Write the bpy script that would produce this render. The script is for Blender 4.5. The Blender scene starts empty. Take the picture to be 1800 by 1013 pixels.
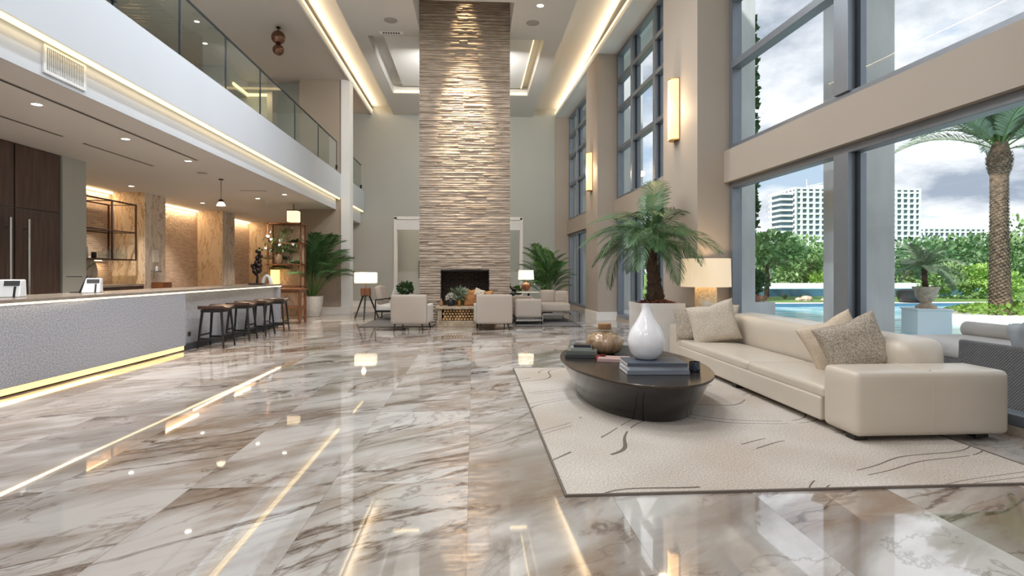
import bpy, bmesh, math, random
from mathutils import Vector, Matrix, noise as mnoise
random.seed(7)
PI = math.pi
sc = bpy.context.scene
C = sc.collection

# ---------------------------------------------------------------- camera
cam_d = bpy.data.cameras.new('camera'); cam = bpy.data.objects.new('camera', cam_d); C.objects.link(cam)
cam_d.sensor_fit = 'HORIZONTAL'; cam_d.sensor_width = 36.0
cam_d.lens = 36.0 * 1020 / 1800
cam_d.shift_y = -(506.5 - 478.0) / 1800
cam_d.clip_start = 0.05; cam_d.clip_end = 2000
cam.location = (0, 0, 1.25)
cam.rotation_euler = (PI / 2, 0, -math.radians(3.81))
sc.camera = cam

# ---------------------------------------------------------------- view
sc.view_settings.view_transform = 'Standard'
sc.view_settings.look = 'None'
sc.view_settings.exposure = 0.18
sc.view_settings.gamma = 1.0
sc.view_settings.use_curve_mapping = False
sc.cycles.max_bounces = 9
sc.cycles.diffuse_bounces = 5
sc.cycles.glossy_bounces = 5
sc.cycles.transparent_max_bounces = 16
sc.cycles.use_denoising = True
sc.cycles.caustics_reflective = False
sc.cycles.caustics_refractive = False
sc.cycles.sample_clamp_indirect = 6.0

# ---------------------------------------------------------------- sky (procedural clouds on a blue gradient)
SKY = 1.45
w = bpy.data.worlds.new('sky'); sc.world = w; w.use_nodes = True
nt = w.node_tree; nt.nodes.clear()
def N(t, **k):
    n = nt.nodes.new(t)
    for a, b in k.items(): setattr(n, a, b)
    return n
def L(a, b): nt.links.new(a, b)
tc = N('ShaderNodeTexCoord')
sep = N('ShaderNodeSeparateXYZ'); L(tc.outputs['Generated'], sep.inputs[0])
mz = N('ShaderNodeMath', operation='ADD'); L(sep.outputs['Z'], mz.inputs[0]); mz.inputs[1].default_value = 0.32
dx = N('ShaderNodeMath', operation='DIVIDE'); L(sep.outputs['X'], dx.inputs[0]); L(mz.outputs[0], dx.inputs[1])
dy = N('ShaderNodeMath', operation='DIVIDE'); L(sep.outputs['Y'], dy.inputs[0]); L(mz.outputs[0], dy.inputs[1])
cmb = N('ShaderNodeCombineXYZ'); L(dx.outputs[0], cmb.inputs[0]); L(dy.outputs[0], cmb.inputs[1])
cmb.inputs[2].default_value = 3.1
n1 = N('ShaderNodeTexNoise'); L(cmb.outputs[0], n1.inputs['Vector']); n1.inputs['Scale'].default_value = 1.9; n1.inputs['Detail'].default_value = 9; n1.inputs['Roughness'].default_value = 0.56; n1.inputs['Distortion'].default_value = .25
r1 = N('ShaderNodeValToRGB'); L(n1.outputs['Fac'], r1.inputs[0])
cr = r1.color_ramp; cr.elements[0].position = .36; cr.elements[0].color = (0, 0, 0, 1); cr.elements[1].position = .46; cr.elements[1].color = (1, 1, 1, 1)
n2 = N('ShaderNodeTexNoise'); L(cmb.outputs[0], n2.inputs['Vector']); n2.inputs['Scale'].default_value = 2.3; n2.inputs['Detail'].default_value = 10; n2.inputs['Roughness'].default_value = .58
r2 = N('ShaderNodeValToRGB'); L(n2.outputs['Fac'], r2.inputs[0])
cr = r2.color_ramp; cr.elements[0].position = .36; cr.elements[0].color = (.27, .31, .37, 1); cr.elements[1].position = .54; cr.elements[1].color = (.66, .67, .68, 1)
rb = N('ShaderNodeValToRGB'); L(sep.outputs['Z'], rb.inputs[0])
cr = rb.color_ramp; cr.elements[0].position = 0.0; cr.elements[0].color = (.42, .50, .56, 1); cr.elements[1].position = .6; cr.elements[1].color = (.17, .31, .50, 1)
mx = N('ShaderNodeMix', data_type='RGBA'); L(r1.outputs['Color'], mx.inputs['Factor']); L(rb.outputs['Color'], mx.inputs['A']); L(r2.outputs['Color'], mx.inputs['B'])
bg = N('ShaderNodeBackground'); L(mx.outputs['Result'], bg.inputs['Color']); bg.inputs['Strength'].default_value = SKY
wo = N('ShaderNodeOutputWorld'); L(bg.outputs[0], wo.inputs['Surface'])

# ---------------------------------------------------------------- sun (high, behind the building's west side, never enters the windows)
sd = bpy.data.lights.new('sun', 'SUN'); sd.energy = 6.0; sd.angle = math.radians(4); sd.color = (1, .96, .9)
so = bpy.data.objects.new('sun', sd); C.objects.link(so); so.rotation_euler = Vector((.62, .35, -.75)).to_track_quat('-Z', 'Y').to_euler()

def area(name, loc, direction, sx, sy, power, col=(1, .78, .5), parent=None, spread=None):
    d = bpy.data.lights.new(name, 'AREA'); d.shape = 'RECTANGLE'; d.size = sx; d.size_y = sy; d.energy = power; d.color = col
    if spread: d.spread = spread
    o = bpy.data.objects.new(name, d); C.objects.link(o); o.location = loc
    o.rotation_euler = Vector(direction).to_track_quat('-Z', 'Y').to_euler()
    if parent: o.parent = parent
    return o
WARM = (1.0, .74, .46); SOFT = (1.0, .90, .78)
def yarea(name, x, y0, y1, z, direction, wdt, power, col=WARM):
    """long strip lamp running along Y"""
    d = bpy.data.lights.new(name, 'AREA'); d.shape = 'RECTANGLE'; d.size = wdt; d.size_y = y1 - y0; d.energy = power; d.color = col
    o = bpy.data.objects.new(name, d); C.objects.link(o)
    dv = Vector(direction).normalized(); yy = Vector((0, 1, 0)); zz = -dv; xx = yy.cross(zz).normalized(); zz = xx.cross(yy)
    m = Matrix((xx, yy, zz)).transposed().to_4x4(); m.translation = Vector((x, (y0 + y1) / 2, z)); o.matrix_world = m
    return o
# LED lamps lying in the two ceiling coves, along the balcony and in the bar ceiling
yarea('cove_lamp', -3.60, 8.0, 21.2, 7.12, (1, 0, .45), .05, 55)
yarea('cove_lamp', -3.60, -5.5, 8.0, 7.12, (1, 0, .45), .05, 28)
cl = yarea('cove_lamp', 3.30, 8.0, 21.2, 7.12, (-1, 0, .45), .05, 55); cl.rotation_euler.z += 0; cl.location.x = 3.20
yarea('cove_lamp', 3.62, -5.5, 8.0, 7.12, (-1, 0, .45), .05, 28)

# ---------------------------------------------------------------- materials
def lin(h):
    h = h.lstrip('#'); r = [int(h[i:i + 2], 16) / 255 for i in (0, 2, 4)]
    return tuple(c / 12.92 if c <= .04045 else ((c + .055) / 1.055) ** 2.4 for c in r)
MATS = {}
def mat(name, col, rough=.5, metal=0.0, spec=.5, var=.06, vs=6.0, bump=0.0, bs=40.0, emit=None, es=0.0, coat=0.0, alpha=None, stretch=None, sub=None, bdist=.01, ior=None, sheen=0):
    m = bpy.data.materials.new(name); m.use_nodes = True; t = m.node_tree; b = t.nodes['Principled BSDF']
    c = lin(col) if isinstance(col, str) else col
    b.inputs['Roughness'].default_value = rough; b.inputs['Metallic'].default_value = metal
    b.inputs['Specular IOR Level'].default_value = spec
    if ior: b.inputs['IOR'].default_value = ior
    if coat: b.inputs['Coat Weight'].default_value = coat; b.inputs['Coat Roughness'].default_value = .03
    if sheen: b.inputs['Sheen Weight'].default_value = sheen
    co = t.nodes.new('ShaderNodeTexCoord'); src = co.outputs['Object']
    if stretch:
        mp = t.nodes.new('ShaderNodeMapping'); mp.inputs['Scale'].default_value = stretch; t.links.new(src, mp.inputs[0]); src = mp.outputs[0]
    nz = t.nodes.new('ShaderNodeTexNoise'); nz.inputs['Scale'].default_value = vs; nz.inputs['Detail'].default_value = 5; t.links.new(src, nz.inputs['Vector'])
    rp = t.nodes.new('ShaderNodeValToRGB'); t.links.new(nz.outputs['Fac'], rp.inputs[0])
    rp.color_ramp.elements[0].position = .3; rp.color_ramp.elements[1].position = .7
    c2 = sub and lin(sub)
    rp.color_ramp.elements[0].color = (*(c2 if c2 else [max(0, x * (1 - var)) for x in c]), 1)
    rp.color_ramp.elements[1].color = (*([x for x in c] if c2 else [min(1, x * (1 + var)) for x in c]), 1)
    t.links.new(rp.outputs[0], b.inputs['Base Color'])
    if bump:
        n2 = t.nodes.new('ShaderNodeTexNoise'); n2.inputs['Scale'].default_value = bs; n2.inputs['Detail'].default_value = 4; t.links.new(src, n2.inputs['Vector'])
        bp = t.nodes.new('ShaderNodeBump'); bp.inputs['Strength'].default_value = bump; bp.inputs['Distance'].default_value = bdist
        t.links.new(n2.outputs['Fac'], bp.inputs['Height']); t.links.new(bp.outputs[0], b.inputs['Normal'])
    if emit:
        b.inputs['Emission Color'].default_value = (*(lin(emit) if isinstance(emit, str) else emit), 1); b.inputs['Emission Strength'].default_value = es
    MATS[name] = m
    return m
def mglass(name, tint=(1, 1, 1), rough=0.0, base=.04, gl=1.0):
    m = bpy.data.materials.new(name); m.use_nodes = True; t = m.node_tree; t.nodes.clear()
    tr = t.nodes.new('ShaderNodeBsdfTransparent'); tr.inputs[0].default_value = (*tint, 1)
    g = t.nodes.new('ShaderNodeBsdfGlossy'); g.inputs['Roughness'].default_value = rough
    fr = t.nodes.new('ShaderNodeFresnel'); fr.inputs['IOR'].default_value = 1.5
    mu = t.nodes.new('ShaderNodeMath'); mu.operation = 'MULTIPLY_ADD'; mu.inputs[1].default_value = gl; mu.inputs[2].default_value = base - .04; mu.use_clamp = True
    ge = t.nodes.new('ShaderNodeNewGeometry'); iv = t.nodes.new('ShaderNodeMath'); iv.operation = 'SUBTRACT'; iv.inputs[0].default_value = 1.0; t.links.new(ge.outputs['Backfacing'], iv.inputs[1])
    fm = t.nodes.new('ShaderNodeMath'); fm.operation = 'MULTIPLY'; t.links.new(fr.outputs[0], mu.inputs[0]); t.links.new(mu.outputs[0], fm.inputs[0]); t.links.new(iv.outputs[0], fm.inputs[1])
    mx = t.nodes.new('ShaderNodeMixShader'); t.links.new(fm.outputs[0], mx.inputs[0]); t.links.new(tr.outputs[0], mx.inputs[1]); t.links.new(g.outputs[0], mx.inputs[2])
    o = t.nodes.new('ShaderNodeOutputMaterial'); t.links.new(mx.outputs[0], o.inputs[0]); return m

def marble_floor():
    m = bpy.data.materials.new('marble_floor'); m.use_nodes = True; t = m.node_tree; b = t.nodes['Principled BSDF']
    def n(ty, **k):
        x = t.nodes.new(ty)
        for a, v in k.items(): setattr(x, a, v)
        return x
    l = t.links.new
    def math_(op, a, bb=None, c=None, clamp=False):
        x = n('ShaderNodeMath', operation=op); x.use_clamp = clamp
        for i, v in enumerate((a, bb, c)):
            if v is None: continue
            if isinstance(v, (int, float)): x.inputs[i].default_value = v
            else: l(v, x.inputs[i])
        return x.outputs[0]
    co = n('ShaderNodeTexCoord'); sp = n('ShaderNodeSeparateXYZ'); l(co.outputs['Object'], sp.inputs[0])
    tx = math_('DIVIDE', math_('ADD', sp.outputs[0], .13), .80); ty = math_('DIVIDE', math_('SUBTRACT', sp.outputs[1], 3.21 - 1.77), 1.77)
    # neighbouring rows are shifted half a tile
    ix = math_('FLOOR', tx)
    iy = math_('FLOOR', ty)
    cv = n('ShaderNodeCombineXYZ'); l(ix, cv.inputs[0]); l(iy, cv.inputs[1])
    wn = n('ShaderNodeTexWhiteNoise', noise_dimensions='3D'); l(cv.outputs[0], wn.inputs['Vector'])
    off = n('ShaderNodeVectorMath', operation='SCALE'); l(wn.outputs['Color'], off.inputs[0]); off.inputs['Scale'].default_value = 5.0
    mp = n('ShaderNodeMapping'); l(co.outputs['Object'], mp.inputs[0]); mp.inputs['Rotation'].default_value = (0, 0, math.radians(-38))
    ms = n('ShaderNodeMapping'); l(mp.outputs[0], ms.inputs[0]); ms.inputs['Scale'].default_value = (.52, 1.35, 1)
    ad = n('ShaderNodeVectorMath', operation='ADD'); l(ms.outputs[0], ad.inputs[0]); l(off.outputs[0], ad.inputs[1])
    def vein(scale, width, dist, det=6, seed=0, rough=.55):
        a2 = n('ShaderNodeVectorMath', operation='ADD'); l(ad.outputs[0], a2.inputs[0]); a2.inputs[1].default_value = (seed, seed * 2, seed * .7)
        z = n('ShaderNodeTexNoise'); z.inputs['Scale'].default_value = scale; z.inputs['Detail'].default_value = det; z.inputs['Distortion'].default_value = dist; z.inputs['Roughness'].default_value = rough
        l(a2.outputs[0], z.inputs['Vector'])
        d = math_('ABSOLUTE', math_('SUBTRACT', z.outputs['Fac'], .5))
        v = math_('SUBTRACT', 1.0, math_('DIVIDE', d, width), clamp=True)
        return math_('POWER', v, 1.6), z
    v1, _ = vein(.8, .022, .55, 8, 0, .56); v2, _ = vein(1.6, .018, .6, 7, 11.3, .58); v3, zz = vein(.7, .075, .6, 8, 5.1, .6)
    # mask so that veins cluster
    mk = n('ShaderNodeTexNoise'); mk.inputs['Scale'].default_value = 1.0; mk.inputs['Detail'].default_value = 2; l(ad.outputs[0], mk.inputs['Vector'])
    mk2 = math_('MULTIPLY', math_('SUBTRACT', mk.outputs['Fac'], .36), 6, clamp=True)
    base = n('ShaderNodeValToRGB'); bz = n('ShaderNodeTexNoise'); bz.inputs['Scale'].default_value = 1.3; bz.inputs['Detail'].default_value = 7; bz.inputs['Distortion'].default_value = .6; l(ad.outputs[0], bz.inputs['Vector']); l(bz.outputs['Fac'], base.inputs[0])
    e = base.color_ramp.elements; e[0].position = .25; e[0].color = (*lin('#87705d'), 1); e[1].position = .44; e[1].color = (*lin('#aaa198'), 1)
    e2 = base.color_ramp.elements.new(.58); e2.color = (*lin('#d2ccc6'), 1)
    def mixc(fac, a, col):
        x = n('ShaderNodeMix', data_type='RGBA'); l(fac, x.inputs['Factor']); l(a, x.inputs['A']); x.inputs['B'].default_value = (*lin(col), 1); return x.outputs['Result']
    c = mixc(math_('MULTIPLY', v3, math_('MULTIPLY', mk2, .6)), base.outputs[0], '#86694f')
    c = mixc(math_('MULTIPLY', v1, math_('MULTIPLY_ADD', mk2, .65, .35)), c, '#56402f')
    c = mixc(math_('MULTIPLY', v2, math_('MULTIPLY', mk2, .65)), c, '#665244')
    # hairline joints
    fx = math_('ABSOLUTE', math_('SUBTRACT', math_('FRACT', tx), .5)); fy = math_('ABSOLUTE', math_('SUBTRACT', math_('FRACT', ty), .5))
    jx = math_('GREATER_THAN', fx, .5 - .0018 / .8); jy = math_('GREATER_THAN', fy, .5 - .0018 / 1.77)
    tb = math_('MULTIPLY', wn.outputs['Value'], .16); c = mixc(tb, c, '#857566')
    c = mixc(math_('MULTIPLY', math_('MAXIMUM', jx, jy), .5), c, '#7a6b5e')
    l(c, b.inputs['Base Color'])
    b.inputs['Roughness'].default_value = .03; b.inputs['IOR'].default_value = 2.9; b.inputs['Specular IOR Level'].default_value = .5
    b.inputs['Coat Weight'].default_value = .0; b.inputs['Coat Roughness'].default_value = .02; b.inputs['Coat IOR'].default_value = 1.6
    return m
def marble_wall(name='marble_wall', c0='#b08e66', c1='#d3bfa4', vein='#9a7450'):
    m = bpy.data.materials.new(name); m.use_nodes = True; t = m.node_tree; b = t.nodes['Principled BSDF']; l = t.links.new
    co = t.nodes.new('ShaderNodeTexCoord'); mp = t.nodes.new('ShaderNodeMapping'); l(co.outputs['Object'], mp.inputs[0]); mp.inputs['Rotation'].default_value = (.6, .5, .4); mp.inputs['Scale'].default_value = (1.6, 1.6, .5)
    z = t.nodes.new('ShaderNodeTexNoise'); z.inputs['Scale'].default_value = 1.7; z.inputs['Detail'].default_value = 10; z.inputs['Roughness'].default_value = .68; z.inputs['Distortion'].default_value = .6; l(mp.outputs[0], z.inputs['Vector'])
    r = t.nodes.new('ShaderNodeValToRGB'); l(z.outputs['Fac'], r.inputs[0]); e = r.color_ramp.elements
    e[0].position = .3; e[0].color = (*lin(c0), 1); e[1].position = .7; e[1].color = (*lin(c1), 1)
    for p, cc in ((.48, c1), (.5, vein), (.52, c1)):
        q = e.new(p); q.color = (*lin(cc), 1)
    l(r.outputs[0], b.inputs['Base Color']); b.inputs['Roughness'].default_value = .18
    return m
def brick_mat(name, ca, cb, mortar, sx=.22, sy=.055, bump=.6):
    m = bpy.data.materials.new(name); m.use_nodes = True; t = m.node_tree; b = t.nodes['Principled BSDF']; l = t.links.new
    co = t.nodes.new('ShaderNodeTexCoord'); sp = t.nodes.new('ShaderNodeSeparateXYZ'); l(co.outputs['Object'], sp.inputs[0])
    ad = t.nodes.new('ShaderNodeMath'); ad.operation = 'ADD'; l(sp.outputs[0], ad.inputs[0]); l(sp.outputs[1], ad.inputs[1])
    cv = t.nodes.new('ShaderNodeCombineXYZ'); l(ad.outputs[0], cv.inputs[0]); l(sp.outputs[2], cv.inputs[1])
    br = t.nodes.new('ShaderNodeTexBrick'); l(cv.outputs[0], br.inputs['Vector']); br.inputs['Scale'].default_value = 1.0
    br.inputs['Brick Width'].default_value = sx; br.inputs['Row Height'].default_value = sy; br.inputs['Mortar Size'].default_value = .004
    br.inputs['Color1'].default_value = (*lin(ca), 1); br.inputs['Color2'].default_value = (*lin(cb), 1); br.inputs['Mortar'].default_value = (*lin(mortar), 1)
    l(br.outputs['Color'], b.inputs['Base Color']); b.inputs['Roughness'].default_value = .85
    nz = t.nodes.new('ShaderNodeTexNoise'); nz.inputs['Scale'].default_value = 14; l(co.outputs['Object'], nz.inputs['Vector'])
    su = t.nodes.new('ShaderNodeMath'); su.operation = 'SUBTRACT'; l(nz.outputs['Fac'], su.inputs[0]); l(br.outputs['Fac'], su.inputs[1])
    bp = t.nodes.new('ShaderNodeBump'); bp.inputs['Strength'].default_value = bump; bp.inputs['Distance'].default_value = .03; l(su.outputs[0], bp.inputs['Height']); l(bp.outputs[0], b.inputs['Normal'])
    return m
def rug_mat():
    m = mat('rug_wool', '#d0c7bd', .95, spec=.1, var=.30, vs=85, bump=.8, bs=260, bdist=.006)
    t = m.node_tree; b = t.nodes['Principled BSDF']; l = t.links.new
    rp = [x for x in t.nodes if x.type == 'VALTORGB'][0]
    co = [x for x in t.nodes if x.type == 'TEX_COORD'][0]
    big = t.nodes.new('ShaderNodeTexNoise'); big.inputs['Scale'].default_value = .9; l(co.outputs['Object'], big.inputs['Vector'])
    r0 = t.nodes.new('ShaderNodeValToRGB'); l(big.outputs['Fac'], r0.inputs[0]); r0.color_ramp.elements[0].position = .35; r0.color_ramp.elements[0].color = (.80, .75, .70, 1); r0.color_ramp.elements[1].position = .65; r0.color_ramp.elements[1].color = (1, 1, 1, 1)
    mu = t.nodes.new('ShaderNodeMix'); mu.data_type = 'RGBA'; mu.blend_type = 'MULTIPLY'; mu.inputs['Factor'].default_value = 1
    l(rp.outputs[0], mu.inputs['A']); l(r0.outputs[0], mu.inputs['B'])
    # long meandering dark hand-drawn lines woven in the wool
    mp = t.nodes.new('ShaderNodeMapping'); l(co.outputs['Object'], mp.inputs[0]); mp.inputs['Rotation'].default_value = (0, 0, math.radians(58))
    z = t.nodes.new('ShaderNodeTexNoise'); z.inputs['Scale'].default_value = .55; z.inputs['Detail'].default_value = 1.0; l(mp.outputs[0], z.inputs['Vector'])
    sx_ = t.nodes.new('ShaderNodeSeparateXYZ'); l(mp.outputs[0], sx_.inputs[0])
    ma = t.nodes.new('ShaderNodeMath'); ma.operation = 'MULTIPLY_ADD'; l(z.outputs['Fac'], ma.inputs[0]); ma.inputs[1].default_value = 2.4; l(sx_.outputs[0], ma.inputs[2])
    def lines(v, wdt):
        a = t.nodes.new('ShaderNodeMath'); a.operation = 'ADD'; l(ma.outputs[0], a.inputs[0]); a.inputs[1].default_value = v
        f = t.nodes.new('ShaderNodeMath'); f.operation = 'PINGPONG'; l(a.outputs[0], f.inputs[0]); f.inputs[1].default_value = .33
        d = t.nodes.new('ShaderNodeMath'); d.operation = 'LESS_THAN'; l(f.outputs[0], d.inputs[0]); d.inputs[1].default_value = wdt
        return d.outputs[0]
    acc = None
    for v in (.1, .22):
        q = lines(v, .0075)
        if acc is None: acc = q
        else:
            mm = t.nodes.new('ShaderNodeMath'); mm.operation = 'MAXIMUM'; l(acc, mm.inputs[0]); l(q, mm.inputs[1]); acc = mm.outputs[0]
    brk = t.nodes.new('ShaderNodeTexNoise'); brk.inputs['Scale'].default_value = 1.4; l(co.outputs['Object'], brk.inputs['Vector'])
    g = t.nodes.new('ShaderNodeMath'); g.operation = 'GREATER_THAN'; l(brk.outputs['Fac'], g.inputs[0]); g.inputs[1].default_value = .46
    f = t.nodes.new('ShaderNodeMath'); f.operation = 'MULTIPLY'; l(acc, f.inputs[0]); l(g.outputs[0], f.inputs[1])
    f2 = t.nodes.new('ShaderNodeMath'); f2.operation = 'MULTIPLY'; l(f.outputs[0], f2.inputs[0]); f2.inputs[1].default_value = .8
    mc = t.nodes.new('ShaderNodeMix'); mc.data_type = 'RGBA'; l(f2.outputs[0], mc.inputs['Factor']); l(mu.outputs['Result'], mc.inputs['A']); mc.inputs['B'].default_value = (*lin('#54463c'), 1)
    l(mc.outputs['Result'], b.inputs['Base Color'])
    return m
def weave_mat(name, ca, cb):
    m = mat(name, ca, .7, var=.1, vs=20); t = m.node_tree; b = t.nodes['Principled BSDF']; l = t.links.new
    co = [x for x in t.nodes if x.type == 'TEX_COORD'][0]
    ws = []
    for dr, s in (('Z', 30), ('DIAGONAL', 22)):
        wv = t.nodes.new('ShaderNodeTexWave'); wv.bands_direction = dr; wv.inputs['Scale'].default_value = s; wv.inputs['Distortion'].default_value = .6; l(co.outputs['Object'], wv.inputs['Vector']); ws.append(wv)
    mu = t.nodes.new('ShaderNodeMath'); mu.operation = 'MULTIPLY'; l(ws[0].outputs['Fac'], mu.inputs[0]); l(ws[1].outputs['Fac'], mu.inputs[1])
    r = t.nodes.new('ShaderNodeValToRGB'); l(mu.outputs[0], r.inputs[0]); r.color_ramp.elements[0].color = (*lin(cb), 1); r.color_ramp.elements[1].color = (*lin(ca), 1); r.color_ramp.elements[1].position = .5
    l(r.outputs[0], b.inputs['Base Color'])
    bp = t.nodes.new('ShaderNodeBump'); bp.inputs['Distance'].default_value = .01; l(mu.outputs[0], bp.inputs['Height']); l(bp.outputs[0], b.inputs['Normal'])
    return m
def water_mat(name, c0, c1):
    m = mat(name, c1, .10, var=.3, vs=1.1, bump=.35, bs=2.2, bdist=.08, sub=c0, stretch=(1, 2.2, 1), spec=.5); return m

M_floor = marble_floor()
M_wall = mat('greige_paint', '#a99e92', .7, var=.02, vs=.6, spec=.3)
M_wall2 = mat('grey_green_paint', '#aeb0aa', .7, var=.02, vs=.6, spec=.3)
M_fascia = mat('balcony_plaster', '#c3c8cf', .6, var=.015, vs=.7, spec=.3)
M_taupe = mat('taupe_paint', '#a39688', .7, var=.02, vs=.6)
M_white = mat('white_plaster', '#e3e3e2', .6, var=.015, vs=.7, spec=.3)
M_ceil = mat('ceiling_paint', '#d0cecb', .8, var=.015, vs=.5, spec=.2)
M_ceil2 = mat('taupe_ceiling_paint', '#bfb8b1', .8, var=.015, vs=.5, spec=.2)
M_base = mat('white_baseboard', '#e6e3de', .3, var=.02)
M_frame = mat('blue_grey_aluminium', '#858b93', .38, .55, var=.04)
M_framed = mat('dark_aluminium', '#30343a', .4, .5, var=.04)
M_glass = mglass('window_glass', (.97, .985, 1.0), base=.04, gl=.25)
M_rail = mglass('railing_glass', (.86, .92, .90), base=.06)
M_led = mat('led_strip', '#ffe2a8', .5, emit=(1, .80, .44), es=1.5)
M_ledb = mat('led_strip_bright', '#ffe2a8', .5, emit=(1, .84, .55), es=2.2)
M_ledg = mat('led_strip_golden', '#ffcf80', .5, emit=(1, .66, .26), es=1.5)
M_lens = mat('downlight_lens', '#ffffff', .5, emit=(1, .93, .82), es=9)
M_trimw = mat('white_trim_ring', '#e9e7e3', .4)
M_slot = mat('slot_diffuser_black', '#1b1a19', .6)
M_grille = mat('white_grille', '#dadcdd', .5)
M_gap = mat('dark_gap', '#3a3c3f', .8)
M_counter = mat('speckled_counter_stone', '#bcbec4', .5, var=.0, vs=60, sub='#7d818c', bump=.5, bs=70, bdist=.006)
M_ctop = mat('counter_top_stone', '#8f857b', .2, var=.12, vs=5)
M_marblew = marble_wall()
M_marble2 = marble_wall('marble_pale', '#b7a690', '#d6ccc0', '#8a7866')
M_brick = brick_mat('thin_brick', '#c9ae94', '#b1957e', '#d9c9b8', .24, .05)
M_stone = mat('ledger_stone', '#b9aa9b', .85, var=.0, vs=3.5, sub='#9a8a7a', bump=.5, bs=24, bdist=.02, stretch=(1, 1, 4))
M_stone_b = mat('hearth_stone', '#b6a58d', .8, var=0, vs=8, sub='#8e7c66', bump=.5, bs=30)
M_herring = brick_mat('firebox_brick', '#4a3d36', '#352b26', '#6e6055', .2, .06)
M_soot = mat('firebox_black', '#1f1b19', .8)
M_walnut = mat('dark_walnut', '#5b4740', .42, var=.0, vs=3, sub='#3e2f2a', stretch=(6, 6, .6))
M_wood = mat('warm_wood', '#8a5836', .4, var=0, vs=4, sub='#5f3820', stretch=(5, 5, .8))
M_seat = mat('brown_seat_wood', '#4b352c', .35, var=0, vs=5, sub='#33241e', stretch=(1, 6, 1))
M_blackm = mat('black_metal', '#17181a', .4, .6)
M_blackw = mat('black_wood', '#1c1b1c', .45)
M_bronze = mat('dark_bronze', '#3a2c26', .35, .7, bump=.4, bs=30)
M_steel = mat('brushed_steel', '#c9c5bf', .25, 1.0)
M_iron = mat('brown_iron', '#3b2622', .5, .4)
M_leather = mat('beige_leather', '#c9bdad', .34, var=.03, vs=3, bump=.12, bs=120, bdist=.003, coat=.15)
M_leatherg = M_leather
M_foot = mat('dark_foot', '#2a2522', .5)
M_pilA = mat('sand_linen', '#c9b8a2', .9, var=.1, vs=60, bump=.5, bs=180, bdist=.004, spec=.2)
M_pilB = mat('speckled_boucle', '#cdc3b4', .95, var=0, vs=95, sub='#80705e', bump=.9, bs=120, bdist=.008, spec=.1)
M_pilC = mat('cream_boucle', '#ddd2c2', .95, var=0, vs=90, sub='#b3a48f', bump=.9, bs=110, bdist=.008, spec=.1)
M_rug = rug_mat()
M_rugedge = mat('rug_binding', '#6d6259', .9)
M_rug2 = mat('grey_rug', '#6f6d6c', .95, var=.2, vs=30, bump=.6, bs=150)
M_table = mat('smoked_lacquer', '#352c28', .12, .3, var=0, sub='#171414', vs=1.6, coat=.5, stretch=(1, 1, 1.6))
M_tabtop = mat('dark_glass_top', '#35332f', .04, .25, var=.15, vs=4, coat=1.0)
M_tabrim = mat('bronze_rim', '#4c443c', .25, .8)
M_vase = mat('white_ceramic', '#ebe9ea', .12, var=.01, coat=.6)
M_amber = mat('amber_mercury_glass', '#b3997c', .12, .25, var=0, vs=7, sub='#8a6c50', stretch=(3, 3, .4), coat=.5)
M_clear = mglass('clear_glass', (.93, .95, .95), base=.08)
M_cork = mat('cork', '#9a7350', .8)
M_shade = mat('linen_shade', '#e8d9c2', .8, var=.03, vs=40, emit=(1, .74, .45), es=.42)
M_shade2 = mat('bright_linen_shade', '#f4ead6', .8, emit=(1, .88, .62), es=1.0)
M_lampb = mat('hammered_shell_base', '#eadabb', .5, var=.0, vs=24, sub='#cdb58c', bump=.9, bs=28, bdist=.02)
M_mirror = mat('polished_planter', '#eceae6', .08, .12, var=.02)
M_potw = mat('white_stone_pot', '#cfcac3', .6, var=.1, vs=14, bump=.4, bs=40)
M_mulch = mat('red_bark', '#6a3a2c', .8, var=.5, vs=30)
M_trunk = mat('palm_trunk_fibre', '#4a3a2c', .9, var=.4, vs=18, bump=1, bs=24, bdist=.04)
M_leaf = mat('palm_leaf', '#507a42', .45, var=.35, vs=3)
M_leafd = mat('deep_green_leaf', '#41653a', .45, var=.35, vs=3)
M_leafg = mat('grey_green_leaf', '#76856c', .5, var=.3, vs=1.5)
M_stem = mat('stem_green', '#5d7a3c', .5)
M_fab = mat('oatmeal_fabric', '#b3a79b', .9, var=.05, vs=60, bump=.4, bs=200, bdist=.003)
M_fabw = mat('white_fabric', '#dedad4', .9, var=.04, vs=60, bump=.3, bs=150, bdist=.003)
M_tan = mat('tan_leather', '#a6713f', .5, var=.15, vs=8)
M_gold = mat('brass', '#b58a48', .3, .9)
M_terr = mat('patio_tile', '#cfd0cc', .5, var=.06, vs=1.2)
M_conc = mat('board_concrete', '#bfc3c3', .8, var=.12, vs=2.5, bump=.3, bs=20, stretch=(1, 1, .3))
M_water = water_mat('pool_water', '#58b4c6', '#dff6f4')
M_tileb = mat('blue_pool_tile', '#4d7690', .3, var=.2, vs=20)
M_cope = mat('pale_coping', '#dcd8cf', .6)
M_lawn = mat('lawn', '#5f7f3c', .9, var=.3, vs=.8)
M_wick = weave_mat('grey_wicker', '#a8a19c', '#5a5552')
M_outc = mat('outdoor_cushion', '#c4bcb4', .9, var=.04, vs=8)
M_outp = mat('grey_outdoor_pillow', '#a3a4a4', .9, var=.06, vs=30)
M_bwhite = mat('tower_white', '#dfe3e6', .7, var=.03, vs=.05)
M_bglass = mat('tower_glass', '#5f7884', .3, .2, var=.35, vs=.25)
M_urn = mat('weathered_urn', '#b9a592', .8, var=.25, vs=14, bump=.6, bs=20)
M_paper = mat('paper', '#e7e3da', .7, var=.06, vs=60, stretch=(1, 1, 30))
M_skin_o = mat('orange_wall', '#a9773f', .6, var=.04)
M_plast = mat('white_plastic', '#dfe3e8', .3)
M_blk = mat('black_plastic', '#1d1e20', .35)
M_cglass = mglass('smoked_blue_glass', (.25, .33, .4), base=.1)
M_bubble = mat('smoked_copper_glass', '#7d5c4c', .06, .85, var=.1)
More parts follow.
